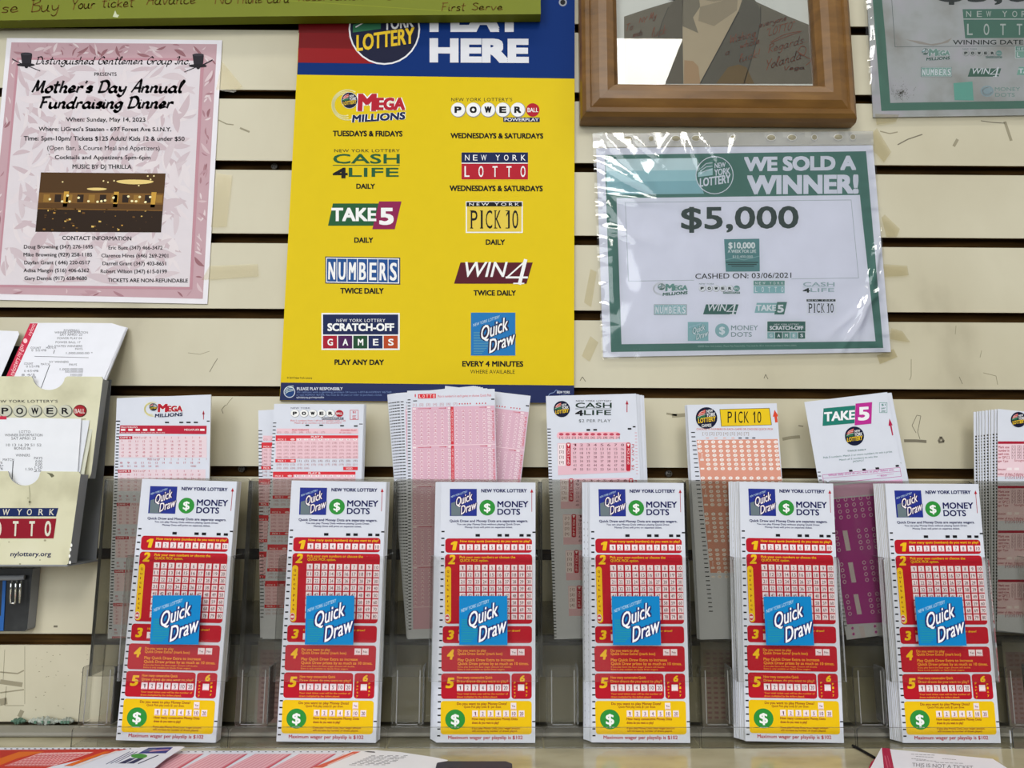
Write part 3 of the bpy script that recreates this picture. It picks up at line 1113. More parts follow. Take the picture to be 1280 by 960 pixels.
for fr, t, x0, y0, x1, y1, b in ((c3, 'TUESDAYS & FRIDAYS', 243, 523, 522, 545, .085), (c3, 'WEDNESDAYS & SATURDAYS', 714, 532, 1085, 553, .085), (c3, 'DAILY', 337, 735, 412, 755, .085), (c3, 'WEDNESDAYS & SATURDAYS', 710, 742, 1083, 764, .085),
                                (c4, 'DAILY', 329, 214, 405, 235, .085), (c4, 'DAILY', 855, 222, 932, 243, .085), (c4, 'TWICE DAILY', 273, 416, 447, 438, .085), (c4, 'TWICE DAILY', 806, 425, 976, 446, .085), (c4, 'PLAY ANY DAY', 250, 702, 448, 723, .085),
                                (c4, 'EVERY 4 MINUTES', 761, 708, 1005, 730, .085), (c4, 'WHERE AVAILABLE', 793, 743, 971, 758, .0), (c4, '© 2019 New York Lottery', 60, 771, 161, 779, .01)):
    fr.text(t, x0, y0, x1, y1, KI, 1, bold=b, slope=.004)
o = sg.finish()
tag(o, 'yellow sign listing ten lottery games under a blue heading', 'sign')

# ------------------------------------------------------------------ olive board with handwriting
M_OL = ink('757e1b', .5, .05, .2)
bd = Sheet('handwritten_board', (0, -0.017, 0.5), thick=0.0125)
bd.body_px([(-60, 26.5), (0, 25.6), (320, 20.6), (676, 17.6), (674.5, -130), (-60, -130)], M_OL, ink('6c751a', .6, .06))
bd.use('handwriting', 'brown marker handwriting')
g = bd.g()
HW = '6e4f10'
g.script('Please', -48, 4, 24, 17.5, 1.3, HW, 2, sh=.15, slope=-.03)
for t, x0, x1, y0, y1 in (('Buy', 38, 74, -1, 15), ('Your', 89, 119, -1, 11), ('ticket', 127, 168, -3, 9.5), ('Advance', 183, 245, -8, 6), ('No', 268, 290, -9, 5), ('Phone', 296, 328, -10, 4.5), ('Card', 333, 362, -8, 4), ('Reservation', 372, 455, -12, 1.5)):
    g.script(t, x0, y0, x1, y1, 1.3, HW, 2, sh=.12, slope=-.02)
g.script('First', 551, 3.5, 582, 13.5, 1.2, HW, 2, sh=.12)
g.script('Serve', 589, 3.8, 629, 12.5, 1.2, HW, 2, sh=.12)
g.script('Come', 480, 0, 535, -10, 1.2, HW, 2)
bd.use(None)
g.poly([(141, 21), (144, 13), (146, 18), (149, 19), (147, 22)], 'c9cfae', 1)
g.poly([(22, 28-1.5), (30, 27-1.5), (30, 25.6), (22, 25.9)], '5d6420', 1)
g.line([(300, -3), (560, 14)], .8, '8b942c', 1)
o = bd.finish()
tag(o, 'olive green board with brown handwriting above the flyer', 'board')

# ------------------------------------------------------------------ framed portrait
Yf = -0.028
wood = ramp_mat('oiled_wood', [(0.2, '3a260f'), (0.33, '6b4a1f'), (0.6, '7d5826'), (0.85, '8e682f')], (1.5, 5, 7), 14, 10, rough=0.36, spec=0.5, bump=0.05, dist=0.2)
pBL, pBR = at(727.5, 141, Yf), at(1079, 143.5, Yf)
fw_ = pBR.x-pBL.x
fh_ = fw_*1.25
fr_root = empty('framed_portrait', (pBL.x+fw_/2, 0, pBL.z))
fm = MB()
# moulding section: (distance in from the outer edge, distance out from the wall)
sec = [(0.0, 0.002), (0.0, 0.013), (0.0015, 0.018), (0.005, 0.0215), (0.009, 0.0225), (0.0105, 0.0205), (0.0125, 0.0215), (0.018, 0.024), (0.026, 0.0245), (0.033, 0.022), (0.0375, 0.016), (0.0385, 0.009), (0.0385, 0.006)]
corners = [(-fw_/2, 0, 1, 1), (fw_/2, 0, -1, 1), (fw_/2, fh_, -1, -1), (-fw_/2, fh_, 1, -1)]
v = []
for cx, cz, sx, sz in corners:
    v += [(cx+sx*d, -h, cz+sz*d) for d, h in sec]
n = len(sec)
f = [(((c+1) % 4)*n+k, ((c+1) % 4)*n+k+1, c*n+k+1, c*n+k) for c in range(4) for k in range(n-1)]
fm.add(v, f, wood)
fo = fm.build('moulding', fr_root)
pw, ph = fw_/2-0.0375, fh_-0.0375
pm = MB()
pm.box(-fw_/2+.01, fw_/2-.01, -0.0045, -0.002, 0.01, fh_-.01, ink('3b3024'))
pm.build('backing_board', fr_root)
# the portrait print
ps = Sheet('portrait_print', (0, -0.0065, 0.5), thick=0.0006)
hw = pw
zb, zt = pBL.z+0.0375, pBL.z+fh_-0.0375
x0_, x1_ = pBL.x+0.0375, pBL.x+fw_-0.0375
ps.body([(x0_, zb-.5), (x1_, zb-.5), (x1_, zt-.5), (x0_, zt-.5)], ink('dfe1db', .35))
g = ps.g()
bl, tl_ = None, None
c5 = g.sub(770, 0, 1050, 120, 1280, 549)
c5.poly([(46, 480), (1175, 480), (1165, 407), (1128, 152), (980, 92), (800, 10), (740, -60), (300, -60), (330, 5), (180, 50), (46, 95)], ink('6f695a', .35), 1)
c5.poly([(380, 150), (385, 480), (478, 480), (520, 404), (700, 60), (740, -60), (380, -60)], ink('b5a68a', .35), 2)
c5.poly([(380, 150), (386, -60), (470, -60), (480, 40), (440, 100), (470, 190)], ink('7d7664', .35), 3)
c5.poly([(480, 40), (600, 8), (700, -60), (690, 60), (560, 150), (470, 120)], ink('9a8e76', .35), 3)
c5.poly([(386, 480), (390, 345), (440, 350), (470, 380), (482, 480)], ink('ab8d69', .35), 4)
c5.poly([(570, 480), (640, 385), (700, 370), (745, 385), (790, 480)], ink('6f5a35', .35), 4)
c5.poly([(478, 480), (700, 70), (745, -60), (800, 10), (826, 60), (815, 190), (740, 480)], ink('5d594d', .35), 3)
c5.line([(826, 40), (826, 120), (800, 250), (730, 480)], 5, ink('454238', .35), 4)
c5.line([(700, 70), (610, 240), (480, 480)], 7, ink('3a372f', .35), 4)
c5.poly([(240, 180), (290, 60), (330, 5), (385, -60), (380, 150), (384, 480), (245, 480)], ink('615b4d', .35), 2)
c5.line([(300, 40), (262, 130), (232, 260), (230, 480)], 5, ink('4b473d', .35), 3)
c5.poly([(300, 0), (330, 5), (350, -4), (350, -60), (300, -60)], ink('2c2a26', .35), 4)
c5.ell(560, -180, 170, 190, ink('9c9078', .35), 5)
c5.poly([(380, -130), (400, -330), (560, -420), (720, -330), (745, -130), (700, -230), (560, -300), (420, -230)], ink('2c2a26', .35), 6)
SIG = ink('8a4a30', .4)
for t, xa, ya, xb, yb in (('To:', 52, 140, 100, 180), ('NY', 130, 105, 175, 135), ('My', 188, 75, 228, 115), ('ends', 95, 180, 150, 215), ('luck', 200, 160, 285, 215)):
    c5.script(t, xa, ya, xb, yb, 3.2, SIG, 7, sh=.2, slope=-.25)
for t, xa, ya, xb, yb in (('Wishing', 645, 205, 795, 250), ('everyone', 815, 125, 975, 160), ('a', 622, 280, 650, 320), ('whole', 705, 240, 820, 280), ('"LOTTO"', 855, 165, 1015, 210), ('luck!', 700, 310, 815, 358), ('Regards...', 865, 255, 1095, 305)):
    c5.script(t, xa, ya, xb, yb, 3.4, SIG, 7, sh=.2, slope=-.28)
c5.line(spline([(880, 245), (960, 200), (1060, 180), (960, 215), (890, 245)]), 3, SIG, 7)
c5.script('Yolanda', 850, 345, 1060, 400, 4.2, SIG, 7, sh=.2, slope=-.3)
c5.line(spline([(1035, 300), (1060, 265), (1085, 280), (1070, 320), (1040, 300), (1090, 330), (1115, 345), (1085, 375)]), 4, SIG, 7)
c5.script('Vega', 955, 380, 1080, 402, 4.2, SIG, 7, sh=.2, slope=-.05)
po = ps.finish()
child_keep(po, fr_root)
gm = MB()
gm.box(-fw_/2+.036, fw_/2-.036, -0.0105, -0.0088, 0.036, fh_-.036, clear_mat('picture_glass', 'fdfdfc', rough=0.0, gloss=1.0))
gm.build('glass_pane', fr_root)
tag(fr_root, 'wood-framed autographed portrait of a person in a grey jacket', 'picture')

# ------------------------------------------------------------------ winner certificates in plastic sleeves
M_FILM = clear_mat('clear_sleeve_film', 'fdfdfd', rough=0.06, gloss=2.2, haze=0.004)


def film(name, Yp, quad, seed, amp, holes=(), nx=90, nz=70, z=-.004, parent=None, ridges=()):
    """a wrinkled sheet of clear film, quad = TL,TR,BR,BL in the picture, hung a little off the paper"""
    s = Sheet(name, (0, z, 0.4))
    P = [s.px(*q) for q in quad]
    c = s.cur
    c['mats'].append(M_FILM)
    for a in range(nz+1):
        for e in range(nx+1):
            u, t = e/nx, a/nz
            x = (P[0][0]*(1-u)+P[1][0]*u)*(1-t)+(P[3][0]*(1-u)+P[2][0]*u)*t
            zz = (P[0][1]*(1-u)+P[1][1]*u)*(1-t)+(P[3][1]*(1-u)+P[2][1]*u)*t
            k = 0.35*noise.noise(Vector((u*3+seed, t*2.2, seed))) * 0.4
            for (ru, rt_, ang, ln, wd, h) in ridges:
                du, dt = (u-ru)*1.3, t-rt_
                al = du*math.cos(ang)+dt*math.sin(ang)
                pe = -du*math.sin(ang)+dt*math.cos(ang)
                k += h*math.exp(-(al/ln)**2)*math.exp(-(pe/wd)**2)
            edge = math.exp(-min(u, 1-u)*28)
            k += edge*0.9*noise.noise(Vector((u*8, t*34, seed+4)))
            k += .12*noise.noise(Vector((u*16, t*12, seed+9)))
            c['v'].append((x, min(0.0026, -amp*k), zz))
    for a in range(nz):
        for e in range(nx):
            k = a*(nx+1)+e
            u, t = (e+.5)/nx, (a+.5)/nz
            if any(abs(u-hu) < .009 and abs(t-ht) < .012 for hu, ht in holes):
                continue
            c['f'].append([k+nx+1, k+nx+2, k+1, k])
            c['m'].append(0)
    o = s.finish()
    o.data.polygons.foreach_set('use_smooth', [True]*len(o.data.polygons))
    return o


PW = ink('e4e6f2', .55)
ct = Sheet('winner_certificate', (0, -0.0016, 0.4), thick=0.0003)
ct.body_px([(754, 446.5), (1113.5, 440), (1091, 181.3), (745, 185)], PW)
g = ct.g()
c6 = g.sub(730, 150, 1130, 450, 1280, 960)
GR = ink('4d7b70', .5)
c6.poly([(108, 928), (1197, 912), (1128, 125), (83, 140)], GR, 1)
c6.poly([(150, 897), (1166, 885), (1103, 300), (130, 313)], PW, 2)
c6.poly([(88, 204), (455, 200), (450, 152), (86, 157)], ink('c9dfe2', .5), 2)
c6.poly([(91, 248), (460, 243), (455, 200), (88, 204)], ink('a5cdd3', .5), 2)
c6.poly([(94, 299), (480, 295), (460, 243), (91, 248)], ink('8fbcc4', .5), 2)
lottery_ball(c6, 522, 221, 76, 3, pal=dict(navy='4d7b70', white='dfe4ee', yel='dfe4ee', c1='5f8d84', c2='a9ccd0'))
c6.text('WE SOLD A', 640, 149, 1088, 205, 'dfe2ee', 3, bold=.11, slope=-.012)
c6.text('WINNER!', 652, 223, 1098, 297, 'dfe2ee', 3, bold=.11, slope=-.008)
c6.line([(178, 645), (165, 330), (1068, 320), (1098, 632), (830, 636)], 2, 'a9b4b8', 3)
c6.line([(178, 645), (440, 641)], 2, 'a9b4b8', 3)
c6.text('$5,000', 388, 350, 858, 437, '3a4a46', 3, bold=.05, slope=-.01)
c6.poly([(567, 607), (703, 606), (701, 475), (560, 477)], '5e8f90', 3)
c6.text('$10,000', 577, 490, 684, 514, 'e8eeee', 4, bold=.07)
c6.text('A WEEK FOR LIFE', 575, 519, 688, 532, 'e2eaea', 4, bold=.04)
c6.text('$10,400,000', 594, 542, 675, 552, 'cfdcdc', 4, bold=.02)
c6.rects([(568, 568, 697, 572), (575, 576, 690, 580), (590, 584, 680, 587)], '35504e', 4)
c6.line([(566, 560), (600, 552), (640, 560), (700, 545)], 3, '88b4b4', 4)
c6.text('CASHED ON: 03/06/2021', 445, 615, 829, 636, '232a2a', 3, bold=.02, slope=-.012)
mega(c6.sub(272, 650, 415, 708, 305, 140, slope=-.02), 3, GRN)
powerball(c6.sub(460, 652, 624, 696, 355, 100), 3, GRN, caption='NEW YORK')
lotto(c6.sub(678, 643, 802, 693, 266, 110), 3, dict(GRN, navy='6d9b93', red='8fbcc0'))
cash4life(c6.sub(875, 641, 1003, 691, 270, 119), 3, dict(GRN, green='9fb6ba'), cap=False)
numbers(c6.sub(280, 738, 411, 780, 300, 108), 3, GRN)
win4(c6.sub(476, 732, 618, 779, 315, 100), 3, GRN)
take5(c6.sub(682, 728, 812, 778, 295, 110), 3, dict(GRN, mar='4d7b70'))
pick10(c6.sub(888, 716, 1007, 780, 228, 126), 3, GRN, face='dfe2ee')
q_ = c6.sub(415, 808, 497, 884, 200, 200)
quickdraw(q_, 3, face='8fbcc0', lines='a9ced0', txt='dfe8ec', edge='6d9b9b', cap=True)
money_ball(c6, 552, 842, 28, 3, '8fb6ba', 'dfe6ea')
c6.text('MONEY', 588, 822, 696, 841, '7f9798', 3, bold=.02)
c6.text('DOTS', 588, 849, 671, 867, '7f9798', 3, bold=.02)
scratch(c6.sub(730, 803, 888, 878, 312, 148), 3, GRN)
c6.text('©2020 New York Lottery. Please Play Responsibly. You must be 18 or more to purchase a lottery ticket.', 455, 902, 850, 909, '9dbab4', 3, slope=-.012)
cert = ct.finish()
tag(cert, 'green-bordered five thousand dollar winner certificate in a clear sleeve', 'certificate')
rid = [(.10, .10, .9, .16, .012, .9), (.20, .08, .75, .12, .010, .8), (.27, .05, 2.2, .10, .010, .8), (.14, .22, .5, .2, .012, .7), (.36, .10, 1.2, .09, .010, .8), (.42, .08, 1.0, .07, .010, .7), (.06, .35, 1.0, .10, .010, .6), (.08, .45, .3, .14, .012, .6), (.12, .30, .15, .16, .014, .6),
       (.93, .75, 1.9, .22, .012, .8), (.97, .6, 1.75, .2, .012, .8), (.88, .88, 2.2, .16, .012, .7), (.90, .80, 2.5, .14, .01, .6), (.05, .62, 1.6, .12, .01, .5), (.5, .06, 1.9, .05, .008, .6), (.95, .95, .3, .08, .01, .6)]
hl = [(x, .017) for x in (.12, .205, .29, .36, .49, .62, .69, .77, .855, .905)]
hl += [(x+.012, .017) for x in (.12, .29, .36, .62, .69, .855)]
fo = film('plastic_sleeve', 0, [(740.5, 166), (1091.5, 163), (1114.5, 443), (752.5, 448.5)], 2.0, 0.0026, hl, ridges=rid, z=-.0035)
fo['label'] = 'clear punched plastic sleeve'
child_keep(fo, cert)
# white punched binding strip along the top of the sleeve
bs = Sheet('binding_strip', (0, -0.0030, 0.4), thick=0.0002)
bs.body_px([(741.5, 184), (1091.8, 180.5), (1091.3, 164), (740.5, 167)], clear_mat('milky_strip', 'fbfbfa', rough=.2, gloss=1.0, haze=.3, smudge=.1, dust=.88))
g = bs.g()
for hx in (785, 814, 845, 870, 916, 964, 990, 1018, 1048, 1066):
    yy = 174-(hx-740)*.0085
    r = 5.2 if hx in (785, 845, 870, 964, 990, 1048) else 3.2
    g.ell(hx, yy, r+.7, 4.0, 'e6e5e0', 1)
    g.ell(hx, yy, r, 3.2, 'a9a288', 2)
bo = bs.finish()
child_keep(bo, cert)
for q in ([(1090, 166), (1092, 188), (1105, 203), (1114, 190), (1096, 160)], [(1102, 272), (1108, 296), (1121, 296), (1125, 286), (1106, 268)], [(1104, 330), (1134, 332), (1136, 344), (1106, 346)], [(1113, 424), (1138, 428), (1128, 414), (1114, 410)]):
    t = tape(q, -0.0022)
    child_keep(t, cert)

# second certificate, cut off by the picture's corner
c_2 = Sheet('winner_certificate', (0, -0.0016, 0.5), thick=0.0003)
PW2 = ramp_mat('water_stained_paper', [(0.3, '9d9a92'), (0.5, 'b9bcbb'), (0.65, 'c3bfc6'), (0.8, 'b3c0b9')], (1, 1, 1), 18, 6, rough=.55)
c_2.body_px([(1091.5, 146.7), (1440, 142), (1428, -115), (1078, -112)], PW2)
g = c_2.g()
c7 = g.sub(1070, 0, 1280, 160, 1260, 960)
GR2 = ink('54806f', .5)
c7.poly([(190, 832), (2050, 800), (2020, -600), (108, -600), (125, 0)], GR2, 1)
c7.poly([(257, 772), (1990, 745), (1960, -600), (178, -600), (195, 0), (222, 300)], PW2, 2)
c7.line([(262, -100), (270, 40), (292, 352), (1260, 345)], 4, '6d7876', 3)
c7.poly([(818, 288), (1880, 280), (1870, 62), (798, 70)], GR2, 3)
c7.rect(802, 140, 1872, 148, 'c3c9c8', 4)
for ch, x in (('N', 825), ('E', 905), ('W', 975), ('Y', 1095), ('O', 1170), ('R', 1240), ('K', 1310)):
    c7.text(ch, x, 84, x+38, 128, 'c3cbc6', 4, bold=.01)
for k, ch in enumerate('LOTTO'):
    c7.text(ch, 832+124*k, 180, 874+124*k, 264, 'c3cbc6', 4, bold=.02)
c7.text('$5,000', 620, -120, 1700, 14, '2e3634', 3, bold=.05)
c7.text('WINNING DATE: 03/18/2021', 726, 301, 1600, 335, '26302c', 3, bold=.035, slope=-.002)
mega(c7.sub(450, 355, 705, 462, 305, 140), 3, dict(GRN, red='7fa598', navy='3f6455'), swirl=False)
powerball(c7.sub(800, 362, 1095, 438, 355, 100), 3, dict(GRN, white='b9bcb9'), caption='NEW YORK')
lotto(c7.sub(1195, 350, 1450, 435, 266, 110), 3, dict(GRN, navy='6f9c8c', red='86ae9f'))
numbers(c7.sub(486, 505, 718, 577, 300, 108), 3, dict(GRN, blue='86b0a2'))
win4(c7.sub(837, 505, 1088, 578, 315, 100), 3, dict(GRN, navy='49705f'))
take5(c7.sub(1205, 498, 1440, 572, 295, 110), 3, dict(GRN, green='84b5a4', mar='49705f'))
c7.poly([(738, 752), (882, 755), (872, 612), (730, 624)], '72b4a4', 3)
c7.ell(982, 685, 50, 42, '9bb0b6', 3)
c7.arc(982, 685, 34, 28, 0, 300, 9, 'b4c2c4', 4)
c7.text('MONEY', 1040, 655, 1230, 683, '86a49b', 3, bold=.03)
c7.text('DOTS', 1042, 698, 1190, 727, '86a49b', 3, bold=.03)
rr = random.Random(9)
for k in range(260):
    a, r = rr.uniform(0, 6.28), abs(rr.gauss(0, 1))*42
    x, y = 335+r*1.1*math.cos(a), 695+r*.9*math.sin(a)
    if y < 765:
        d = rr.uniform(2, 6)
        c7.poly([(x, y), (x+d, y+d*.3), (x+d*.8, y+d), (x-d*.2, y+d*.7)], rr.choice(['6b6a5c', '8b887a', '58564a']), 3)
c7.poly([(370, 296), (480, 310), (560, 332), (640, 320), (720, 285), (690, 320), (580, 344), (470, 330)], 'a8a299', 3)
cert2 = c_2.finish()
tag(cert2, 'water-stained green-bordered winner certificate beside the wood-framed portrait', 'certificate')
rid = [(.03, .6, 1.5, .2, .01, .8), (.02, .75, 1.7, .15, .01, .8), (.06, .86, 1.1, .08, .01, .7), (.48, .95, .7, .08, .01, .7), (.38, .95, .8, .06, .01, .7), (.03, .45, 1.4, .1, .01, .8)]
fo = film('plastic_sleeve', 0, [(1069, -130), (1436, -134), (1442, 143.5), (1090.5, 148)], 5.0, 0.0024, ridges=rid, z=-.0035)
fo['label'] = 'clear plastic sleeve with a crinkled edge'
child_keep(fo, cert2)
t = tape([(1096, 156), (1120, 152), (1124, 143), (1094, 142)], -0.0024)
child_keep(t, cert2)
for q, l in (([(730, 378), (739, 384), (746, 340), (738, 336)], 'brownish tape remnant on the wall under the sleeve edge'), ([(727, 445), (737, 452), (748, 428), (738, 420)], 'loose tape remnant on the wall by the yellow sign edge'), ([(1100, 455), (1122, 446), (1117, 436), (1096, 444)], 'tape remnant on the wall below the five thousand dollar certificate')):
    tape(q, -0.0007, l)

# ------------------------------------------------------------------ clear playslip holders
M_AC = clear_mat('clear_acrylic', 'fcfcfb', rough=0.03, gloss=0.35, smudge=0.006, haze=0.0)
M_ACR = clear_mat('shade_tinted_dusty_acrylic', 'e4e3de', rough=0.05, gloss=0.4, smudge=0.03, haze=0.004)  # grey tint puts the rear slips' shade into the plastic, besides its smudges
M_ACE = clear_mat('acrylic_cut_edge', '6e7072', rough=0.12, gloss=2.0, haze=0.10)
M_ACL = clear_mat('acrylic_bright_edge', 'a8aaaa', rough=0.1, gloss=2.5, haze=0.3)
YL, YF, YR, YBK = -0.0590, -0.0565, -0.0365, -0.0120
xs_px = [(86, 0), (289, 1), (486, 2), (683, 3), (875, 4), (1072, 5), (1266, 6)]
XL = [at(p, 921, YL).x for p, _ in xs_px]
_n = len(XL)
_mi = sum(range(_n))/_n
PITCH = sum((i-_mi)*(x-sum(XL)/_n) for i, x in enumerate(XL))/sum((i-_mi)**2 for i in range(_n))
X0 = sum(XL)/_n - _mi*PITCH
XL = [X0+PITCH*i for i in range(_n)]
UW = PITCH-0.0016
U3 = XL[2]


def ux(px, py, Y):
    return at(px, py, Y).x-U3


def uz(py, Y, px=583):
    return at(px, py, Y).z


hold = empty('playslip_holder', (XL[0], YR, 0))
HO = (0, -YR, 0)      # parts are drawn in x from the unit's left edge, y from the wall


def hbuild(mb, name):
    mb.v = [(x, y-YR, z) for x, y, z in mb.v]
    return mb.build(name, hold)


zb = 0.0014
# base plate and front lip
b = MB()
b.box(0, UW, YL+0.002, YBK, 0.0001, zb, M_AC)
hbuild(b, 'base_plate')
b = MB()
zl = uz(909.5, YL)
b.prism(rrect(0.0, 0.0001, UW, zl, 0.003, 4, 'tltr'), YL, YL+0.0019, M_AC, M_ACE)
hbuild(b, 'front_lip')
# front pocket plate with its returns
fx0, fx1 = ux(537, 770, YF), ux(672.5, 770, YF)
fz0, fz1 = uz(852, YF), uz(696, YF)
b = MB()
b.prism(rrect(fx0, fz0, fx1, fz1, 0.003, 4, 'tltr'), YF, YF+0.0016, M_AC, M_ACE)
hbuild(b, 'front_pocket_plate')
for xx in (fx0, fx1-0.0016):
    b = MB()
    b.box(xx, xx+0.0016, YF+0.0017, YR-0.0002, fz0, fz1, M_AC)
    b.box(xx, xx+0.0016, YF+0.0017, YR-0.0002, fz1, fz1+0.0003, M_ACE)
    hbuild(b, 'side_panel')
# rear pocket plate
rx0, rx1 = ux(494.5, 600, YR), ux(675, 600, YR)
rz0, rz1 = uz(846, YR), uz(599, YR)
b = MB()
b.prism(rrect(rx0, rz0, rx1, rz1, 0.003, 4, 'tltr'), YR, YR+0.0016, M_ACR, M_ACE)
hbuild(b, 'rear_pocket_plate')
for xx in (rx0, rx1-0.0016):
    b = MB()
    b.box(xx, xx+0.0016, YR+0.0017, YBK-0.0017, rz0, rz1-0.002, M_ACR)
    b.box(xx-0.00005, xx+0.00165, YR+0.0017, YR+0.0022, rz0, rz1-0.002, M_ACE)
    hbuild(b, 'side_panel')
rf = uz(797, -0.024)
b = MB()
b.box(rx0+.0018, rx1-.0018, YR+0.0017, YBK-0.0017, rf-0.0015, rf-0.0001, M_ACR)
hbuild(b, 'pocket_floor')
b = MB()
b.prism(rrect(rx0, zb+.0001, rx1, rf+0.03, 0.003, 4, 'tltr'), YBK-0.0016, YBK, M_ACR, M_ACE)
hbuild(b, 'back_panel')
# narrow pencil pocket beside the front pocket
px0, px1 = ux(489.5, 871, -0.0535), ux(530, 871, -0.0535)
pz0, pz1 = uz(909, -0.0535), uz(833, -0.0535)
b = MB()
b.prism(rrect(px0, pz0, px1, pz1, 0.0025, 4), -0.0535, -0.0521, M_AC, M_ACE)
b.box(px0, px0+.0014, -0.0520, YR-0.0002, pz0+.002, pz1-.001, M_AC)
b.box(px1-.0014, px1, -0.0520, YR-0.0002, pz0+.002, pz1-.001, M_ACE)
b.box(px0+.0015, px1-.0015, -0.0520, YR-0.0002, pz0, pz0+.0014, M_AC)
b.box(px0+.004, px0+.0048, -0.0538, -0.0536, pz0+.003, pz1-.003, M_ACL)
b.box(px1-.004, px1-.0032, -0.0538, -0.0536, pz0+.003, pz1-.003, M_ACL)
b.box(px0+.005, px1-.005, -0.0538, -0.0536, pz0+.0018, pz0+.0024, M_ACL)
hbuild(b, 'pencil_pocket')
# blue label stuck on the front pocket
ls = Sheet('blue_label', (0, YF-0.0004, 0.05), thick=0.0002)
lp = [ls.px(574, 806), ls.px(634.3, 806.3), ls.px(634, 745), ls.px(574, 745)]
ls.body(lp, ink('1182c4', .3))
lx0 = (lp[0][0]+lp[3][0])/2
lwid = lp[1][0]-lp[0][0]
lz1, lz0 = lp[3][1], lp[0][1]
gq = G(ls, lambda x, y: (lx0+x/200*lwid, lz1-(y/200)*(lz1-lz0)))
LB = '1182c4'
for k in range(13):
    y = 98+7.3*k
    gq.line([(10, y), (20+66*(1-abs(k-7)/10), y)], 2.6, ink('2a9a9a', .3), 1)
gq.text('NEW YORK LOTTERY', 8, 54, 124, 68, ink('bfe0f2', .3), 1, slope=-.36)
gq.outlined('Quick', 38, 70, 160, 132, ink('f4f4fa', .3), ink('28306a', .3), 2, bold=.02, eb=.17, slope=-.42, sh=.05)
gq.outlined('Draw', 82, 126, 195, 190, ink('f4f4fa', .3), ink('28306a', .3), 2, bold=.02, eb=.17, slope=-.40, sh=.05)
lo = ls.finish()
lo.parent = hold
lo.location = (lo.location.x-U3, lo.location.y-YR, lo.location.z)
lo['label'] = 'square blue game label'
HL = ['clear acrylic playslip holder beneath the slips next to the beige ticket rack', 'clear acrylic playslip holder below the white letter-ball slip and the sign foot',
      'clear acrylic playslip holder with the fanned pink slips', 'clear acrylic playslip holder with the green-lettered slip',
      'clear acrylic playslip holder with the orange slips', 'clear acrylic playslip holder with the tilted white and purple slips',
      'clear acrylic playslip holder cut off at the picture edge']
tag(hold, HL[0], 'playslip holder', 'acrylic playslip holders on the counter')


def dup(root):
    r = root.copy()
    COL.objects.link(r)
    for ch in root.children:
        c = ch.copy()
        COL.objects.link(c)
        c.parent = r
    return r


for i in range(1, 7):
    h = dup(hold)
    h.location = (XL[i], YR, 0)
    h['label'] = HL[i]

# ------------------------------------------------------------------ front playslips
SIDE = ink('cfcbbd', .8)


def slip_sheet(name, TL, BL, Y, zbase, W, H=None, thick=0.0003, mat=None, grid=False):
    """an upright slip from the picture position of its upper and lower left corners, standing at zbase"""
    a, b_ = at(TL[0], TL[1], Y), at(BL[0], BL[1], Y)
    ang = math.degrees(math.atan2(-(a.x-b_.x), a.z-b_.z))
    d = (a-b_).normalized()
    xr = Vector((d.z, 0, -d.x))
    # bottom corner set on the base
    low = min(0, xr.z*W)
    b0 = b_ + d*((zbase-low-b_.z)/d.z)
    Hh = H or (a-b0).length
    s = Sheet(name, b0, 0, ang, thick)
    s.W, s.H = W, Hh
    s.body([(0, 0), (W, 0), (W, Hh), (0, Hh)], mat or PAPER, SIDE)
    s.clip = (-1e-4, 0, W+1e-4, Hh)
    return s


RED, YEL, NAV = 'b81528', 'efbf1a', '171b58'
fs = slip_sheet('playslip', (551.5, 602.5), (545, 929), -0.0505, zb+.0001, at(669.5, 602, -.0505).x-at(551.5, 602.5, -.0505).x)
SLW, SLH = fs.W, fs.H
g = fs.g()
ca = g.sub(530, 590, 680, 800, 686, 960)
cb_ = g.sub(300, 740, 700, 960, 1280, 704)
q_ = ca.sub(148, 97, 302, 252, 200, 200)
quickdraw(q_, 2, face='23318c', txt='f2e9ec', edge='2a1c55', fold='69787f')
ca.text('NEW YORK LOTTERY', 327, 98, 588, 117, NAV, 2, bold=.08)
money_ball(ca, 362, 204, 45, 2, '2f8f3a')
ca.text('MONEY', 420, 167, 597, 202, NAV, 2, bold=.055)
ca.text('DOTS', 420, 211, 550, 245, NAV, 2, bold=.055)
ca.rect(615, 112, 618, 228, 'b03040', 2)
ca.poly([(616.5, 97), (608, 118), (625, 118)], 'b01c30', 2)
ca.text('Quick Draw and Money Dots are separate wagers.', 147, 273, 595, 287, NAV, 2, bold=.05)
ca.text('You can play Money Dots without playing Quick Draw.', 188, 294, 552, 304, NAV, 2, bold=.04)
ca.text('Money Dots will print on separate ticket.', 234, 311, 507, 321, NAV, 2, bold=.04)
ca.rects([(295, 355, 320, 370), (420, 355, 445, 370), (462, 355, 487, 370), (546, 355, 570, 370), (587, 356, 611, 370), (620, 341, 640, 349)], '17161c', 2)
ca.rects([(100-.021*(38.9*k), 337+38.9*k, 118-.021*(38.9*k), 345+38.9*k) for k in range(31)], '1c1b20', 2)


def cells(g, xs, ys, w_, h_, labels, face='f3e4e8', ink_='6a2030', L=3, fs_=.55):
    g.rects([(x, y, x+w_, y+h_) for y in ys for x in xs], face, L)
    k = 0
    for y in ys:
        for x in xs:
            if k < len(labels):
                t = labels[k]
                tw = w_*(.3 if len(t) == 1 else .62)
                g.text(t, x+w_/2-tw/2, y+h_*(.5-fs_/2), x+w_/2+tw/2, y+h_*(.5+fs_/2), ink_, L+1, bold=.02)
            k += 1
    g.rects([(x+w_*.1, y+h_*.88, x+w_*.9, y+h_*.97) for y in ys for x in xs], 'd89aa4', L+1)


